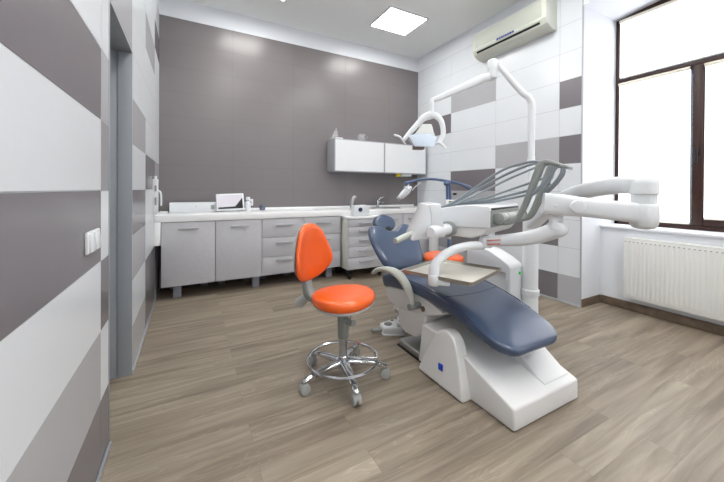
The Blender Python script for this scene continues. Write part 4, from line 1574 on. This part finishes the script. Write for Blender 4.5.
# supply hoses from the arms back to the table's rear edge
for s, lift, sag, rr in ((0.095, 0.03, 0.0, 0.0058), (0.145, 0.004, 0.0, 0.0062), (0.335, 0.002, 0.0, 0.0058), (0.37, -0.03, 0.0, 0.0058), (0.40, -0.075, 0.0, 0.0066), (0.465, -0.10, 0.0, 0.0066)):
    bm = new_bm()
    e = 0.03 + s * 0.45
    if lift > 0.0:
        mid = [TP(s, -0.255, 1.378), TP(s - 0.005, -0.19, 1.375 + lift * 0.35), TP(s - 0.02, -0.05, 1.315 + lift), TP(s * 0.75 + 0.02, 0.14, 1.215 + lift * 0.45), TP(e, 0.29, 1.128), TP(e - 0.01, 0.40, 1.09)]
    else:
        mid = [TP(s, -0.235, 1.34 + lift), TP(s - 0.005, -0.15, 1.31 + lift), TP(s - 0.02, -0.02, 1.255 + lift * 0.8), TP(s * 0.75 + 0.02, 0.14, 1.182 + lift * 0.45), TP(e, 0.29, 1.126), TP(e - 0.01, 0.40, 1.09)]
    tube(bm, mid, rr * 1.35, n=10, k=7)
    obj('supply_hose', bm, M['hose'], bt, angle=60)
# handle pivot and control panel at the table's left side
PV = Vector((1.385, 1.63, 0))     # pivot at the left side of the table
bm = new_bm()
hd = -A
pc = TP(0.0, 0.26, 0.968)
lathe(bm, pc + A * 0.004, [(0.05, 0), (0.05, 0.035), (0.044, 0.042)], 30, hd)
obj('pivot_ring', bm, M['green_grey'], bt)
bm = new_bm()
cr = Vector((0.88, -0.474, 0))     # directions of the panel's own plane
cf = Vector((0.474, 0.88, 0))
lathe(bm, pc + hd * 0.03, [(0.036, 0), (0.038, 0.01), (0.038, 0.20), (0.030, 0.215)], 30, hd)
obj('panel_pivot', bm, M['white_gloss'], bt)
bm = new_bm()
W0 = Vector((1.339, 1.663, 0))


def KP(u, z, d):
    return W0 + cr * u + cf * d + Vector((0, 0, z))


RP = lambda rr, d, z: cr * rr + cf * d + Vector((0, 0, z))
face = [(0.408, 1.130), (0.484, 1.136), (0.512, 0.932), (0.308, 0.906)]
prism(bm, face, lambda p, s: RP(p[0] - 0.02 * s, 1.95 + 0.22 * s, p[1] + 0.003 * s), 0.007, 3)
cp = obj('control_panel', bm, M['white_gloss'], bt, angle=40)
bm = new_bm()
prism(bm, [(0.416, 1.120), (0.480, 1.125), (0.497, 0.985), (0.432, 0.98)], lambda p, s: RP(p[0], 1.951 - 0.007 * s, p[1]), 0.002)
obj('control_face', bm, M['white'], cp, angle=40)
bm = new_bm()
cyl(bm, RP(0.335, 2.06, 0.945), RP(0.205, 1.95, 0.905), 0.019, 24, 0.005)
obj('grip', bm, M['pale_green'], cp)
# support post of the table and tray arm
bm = new_bm()
lathe(bm, (1.634, 1.392, 0.862), [(0.036, 0), (0.04, 0.004), (0.04, 0.045), (0.034, 0.065)], 30)
obj('table_post', bm, M['white_gloss'], du)
TA, TD, TC = Vector((1.187, 1.677, 0)), Vector((1.366, 1.251, 0)), Vector((1.806, 1.400, 0))
ZTR = 0.690
pp = TA.lerp(TD, 0.47)
bm = new_bm()
sweep(bm, [(1.62, 1.40, 0.874), (1.53, 1.43, 0.872), (1.44, 1.455, 0.855), (1.36, 1.472, 0.82), (1.305, 1.478, 0.775), (pp.x + 0.018, pp.y, 0.735), (pp.x + 0.018, pp.y, 0.69)],
      [0.027, 0.027, 0.027, 0.028, 0.029, 0.03, 0.032], n=20, k=5)
lathe(bm, (pp.x + 0.018, pp.y, 0.648), [(0.031, 0), (0.035, 0.005), (0.035, 0.060), (0.032, 0.065)], 28)
add_box(bm, (0.0, -0.024, -0.032), (0.085, 0.024, 0.0), 0.006, mx=Matrix.Translation((pp.x + 0.018, pp.y - 0.01, 0.686)) @ Matrix.Rotation(math.radians(-40), 4, 'Z'))
obj('tray_arm', bm, M['white_gloss'], du, angle=60)
bm = new_bm()
eA = (TD - TA).normalized()
eB = (TC - TD).normalized()
def TR(a, b, z):
    return TD - eA * a + eB * b + Vector((0, 0, z))
LA, LB = (TD - TA).length, (TC - TD).length
o1 = [(0.012, 0), (LA - 0.012, 0), (LA, 0.012), (LA, LB - 0.012), (LA - 0.012, LB), (0.012, LB), (0, LB - 0.012), (0, 0.012)]
rings = []
for ins, z in ((0.008, ZTR - 0.004), (0.004, ZTR + 0.018), (0.0, ZTR + 0.02), (0.006, ZTR + 0.02), (0.024, ZTR + 0.0035), (0.03, ZTR + 0.003)):
    rings.append([bm.verts.new(TR(min(max(a, ins), LA - ins), min(max(b, ins), LB - ins), z)) for a, b in
                  [((a - LA / 2) * (1 - ins * 2 / LA) + LA / 2, (b - LB / 2) * (1 - ins * 2 / LB) + LB / 2) for a, b in o1]])
ring_faces(bm, rings)
tr = obj('tray', bm, M['tray_rim'], du)
bm = new_bm()
prism(bm, [(0.025, 0.025), (LA - 0.025, 0.025), (LA - 0.025, LB - 0.025), (0.025, LB - 0.025)], lambda p, s: TR(p[0], p[1], ZTR + (0.003, 0.006)[s]))
obj('tray_liner', bm, M['tray'], tr)

# ------------------------------------------------------------------ whitening lamp stand behind the unit
wl = thing('lamp_stand', 'blue and white curing lamp stand with an arched arm by the tiled wall', 'lamp', (2.80, 2.92, 0))
LX, LY = 2.80, 2.925
bm = new_bm()
cyl(bm, (LX, LY, 0.05), (LX, LY, 1.0), 0.016, 18)
obj('pole', bm, M['pale_plastic'], wl)
bm = new_bm()
add_box(bm, (LX - 0.025, LY - 0.02, 0.30), (LX + 0.003, LY + 0.02, 0.62), 0.006)
obj('cable_cover', bm, M['lamp_blue'], wl)
bm = new_bm()
sweep(bm, [(LX - 0.028, LY + 0.015, 1.06), (LX - 0.035, LY + 0.019, 1.30)], 0.017, n=14)
sweep(bm, [(LX + 0.006, LY - 0.003, 1.06), (LX - 0.004, LY + 0.002, 1.29)], 0.016, n=14)
sweep(bm, [(LX - 0.05, LY + 0.02, 1.30), (LX - 0.02, LY + 0.01, 1.31)], 0.03, n=16, round_ends=True)
obj('blue_post', bm, M['lamp_blue'], wl)
bm = new_bm()
cyl(bm, (LX + 0.02, LY - 0.03, 1.17), (LX + 0.06, LY - 0.045, 1.175), 0.014, 14, 0.003)
obj('clamp_knob', bm, M['black'], wl)
bm = new_bm()
sweep(bm, [(3.02, 2.81, 1.245), (2.90, 2.872, 1.30), (LX - 0.03, LY + 0.012, 1.328), (2.62, 3.02, 1.352), (2.47, 3.10, 1.345), (2.33, 3.175, 1.305)], [0.014, 0.016, 0.017, 0.016, 0.015, 0.013], n=14, k=6)
lathe(bm, (2.33, 3.175, 1.28), [(0.012, 0), (0.026, 0.01), (0.028, 0.03), (0.012, 0.048)], 18)
obj('arched_arm', bm, M['lamp_blue'], wl)
bm = new_bm()
sweep(bm, [(3.035, 2.802, 1.238), (3.0, 2.82, 1.255), (2.94, 2.852, 1.283)], [0.018, 0.028, 0.02], n=16, k=4, round_ends=True)
obj('counterweight_grip', bm, mat('slate_grip', (92, 104, 130), 0.45), wl)
bm = new_bm()
prism(bm, [(-0.075, 0.965), (0.085, 0.955), (0.06, 1.10), (-0.055, 1.105)], lambda p, s: Vector((LX, LY, 0)) + av * p[0] + bv * (0.05, -0.04)[s] + Vector((0, 0, p[1])), 0.012, 3)
bx_ = obj('display_box', bm, M['white_gloss'], wl)
bm = new_bm()
prism(bm, [(-0.03, 1.065), (0.032, 1.062), (0.03, 1.088), (-0.028, 1.09)], lambda p, s: Vector((LX, LY, 0)) + av * p[0] + bv * (0.053, 0.045)[s] + Vector((0, 0, p[1])))
obj('display', bm, M['lcd'], bx_)
bm = new_bm()
prism(bm, [(-0.02, 1.03), (0.03, 1.028), (0.03, 1.048), (-0.02, 1.05)], lambda p, s: Vector((LX, LY, 0)) + av * p[0] + bv * (0.053, 0.045)[s] + Vector((0, 0, p[1])))
obj('keypad', bm, M['lamp_blue'], bx_)
bm = new_bm()
hc = Vector((2.335, 3.172, 0))
sweep(bm, [hc + av * 0.015 + Vector((0, 0, 1.29)), hc + av * 0.01 + Vector((0, 0, 1.262)), hc + av * -0.002 + Vector((0, 0, 1.235))], [0.008, 0.014, 0.05], n=18, k=3)
sweep(bm, [hc + av * 0.035 + Vector((0, 0, 1.245)), hc + av * -0.005 + Vector((0, 0, 1.205)), hc + av * -0.06 + Vector((0, 0, 1.15)), hc + av * -0.095 + Vector((0, 0, 1.122))],
      [0.024, 0.046, 0.04, 0.024], n=22, k=5, round_ends=True)
hd_ = obj('lamp_head', bm, M['white_gloss'], wl, angle=60)
bm = new_bm()
lathe(bm, hc + av * -0.098 + Vector((0, 0, 1.12)), [(0.027, 0), (0.025, 0.022)], 20, tuple(av * -0.78 + Vector((0, 0, -0.6))))
obj('light_tip', bm, M['grey_plastic'], hd_)
bm = new_bm()
tube(bm, [hc + av * 0.06 + Vector((0, 0, 1.21)), hc + av * 0.10 + Vector((0, 0, 1.26)), hc + av * 0.17 + Vector((0, 0, 1.31))], 0.005, k=5)
obj('lamp_cable', bm, M['white'], hd_)
bm = new_bm()
lathe(bm, (LX, LY, 0.04), [(0.03, 0), (0.03, 0.05)], 20)
for k in range(5):
    a = 2 * PI * k / 5 + 0.3
    sweep(bm, [(LX, LY, 0.07), (LX + 0.2 * math.cos(a), LY + 0.2 * math.sin(a), 0.058)], [0.02, 0.014], [0.014, 0.01], n=12, up=(0, 0, 1))
    cyl(bm, (LX + 0.2 * math.cos(a) - 0.01, LY + 0.2 * math.sin(a), 0.025), (LX + 0.2 * math.cos(a) + 0.01, LY + 0.2 * math.sin(a), 0.025), 0.025, 16)
obj('rolling_base', bm, M['pale_plastic'], wl)

# slim bin by the tiled wall
bn_ = thing('pedal_bin', 'slim white cylindrical bin in the corner behind the orange stool seat', 'bin', (3.42, 4.02, 0))
bm = new_bm()
lathe(bm, (3.36, 3.86, 0), [(0.07, 0), (0.074, 0.01), (0.074, 0.52)], 32)
obj('bin_body', bm, M['white'], bn_)
bm = new_bm()
lathe(bm, (3.36, 3.86, 0.521), [(0.076, 0), (0.076, 0.02), (0.06, 0.05), (0.02, 0.06)], 32)
obj('lid', bm, M['steel'], bn_)

# ------------------------------------------------------------------ world, camera
w = bpy.data.worlds.new('World')
SC.world = w
w.use_nodes = True
nt = w.node_tree
sky = nt.nodes.new('ShaderNodeTexSky')
sky.sky_type = 'HOSEK_WILKIE'
sky.sun_direction = (0.3, -0.5, 0.8)
bg = nt.nodes['Background']
bg.inputs['Strength'].default_value = 1.0
nt.links.new(sky.outputs['Color'], bg.inputs['Color'])

F, V0, YAW, PIT, ROL = 318.47, 191.45, 0.493692, -0.005848, 0.005647
fw = Vector((math.sin(YAW) * math.cos(PIT), math.cos(YAW) * math.cos(PIT), math.sin(PIT)))
r0 = Vector((math.cos(YAW), -math.sin(YAW), 0))
u0 = r0.cross(fw)
r1 = r0 * math.cos(ROL) + u0 * math.sin(ROL)
u1 = r1.cross(fw)
cam = bpy.data.cameras.new('camera')
co = bpy.data.objects.new('camera', cam)
COL.objects.link(co)
mw = Matrix(((r1.x, u1.x, -fw.x, 0), (r1.y, u1.y, -fw.y, 0), (r1.z, u1.z, -fw.z, 1.22), (0, 0, 0, 1)))
co.matrix_world = mw
cam.sensor_width = 36
cam.sensor_fit = 'HORIZONTAL'
cam.lens = F / 724 * 36
cam.shift_y = -(241 - V0) / 724
cam.clip_start = 0.02
SC.camera = co

vs = SC.view_settings
vs.view_transform = 'Standard'
vs.look = 'None'
vs.gamma = 1.0
vs.use_curve_mapping = False
vs.exposure = -0.17
SC.cycles.use_denoising = True
SC.cycles.max_bounces = 10
SC.cycles.diffuse_bounces = 6
SC.cycles.sample_clamp_indirect = 6
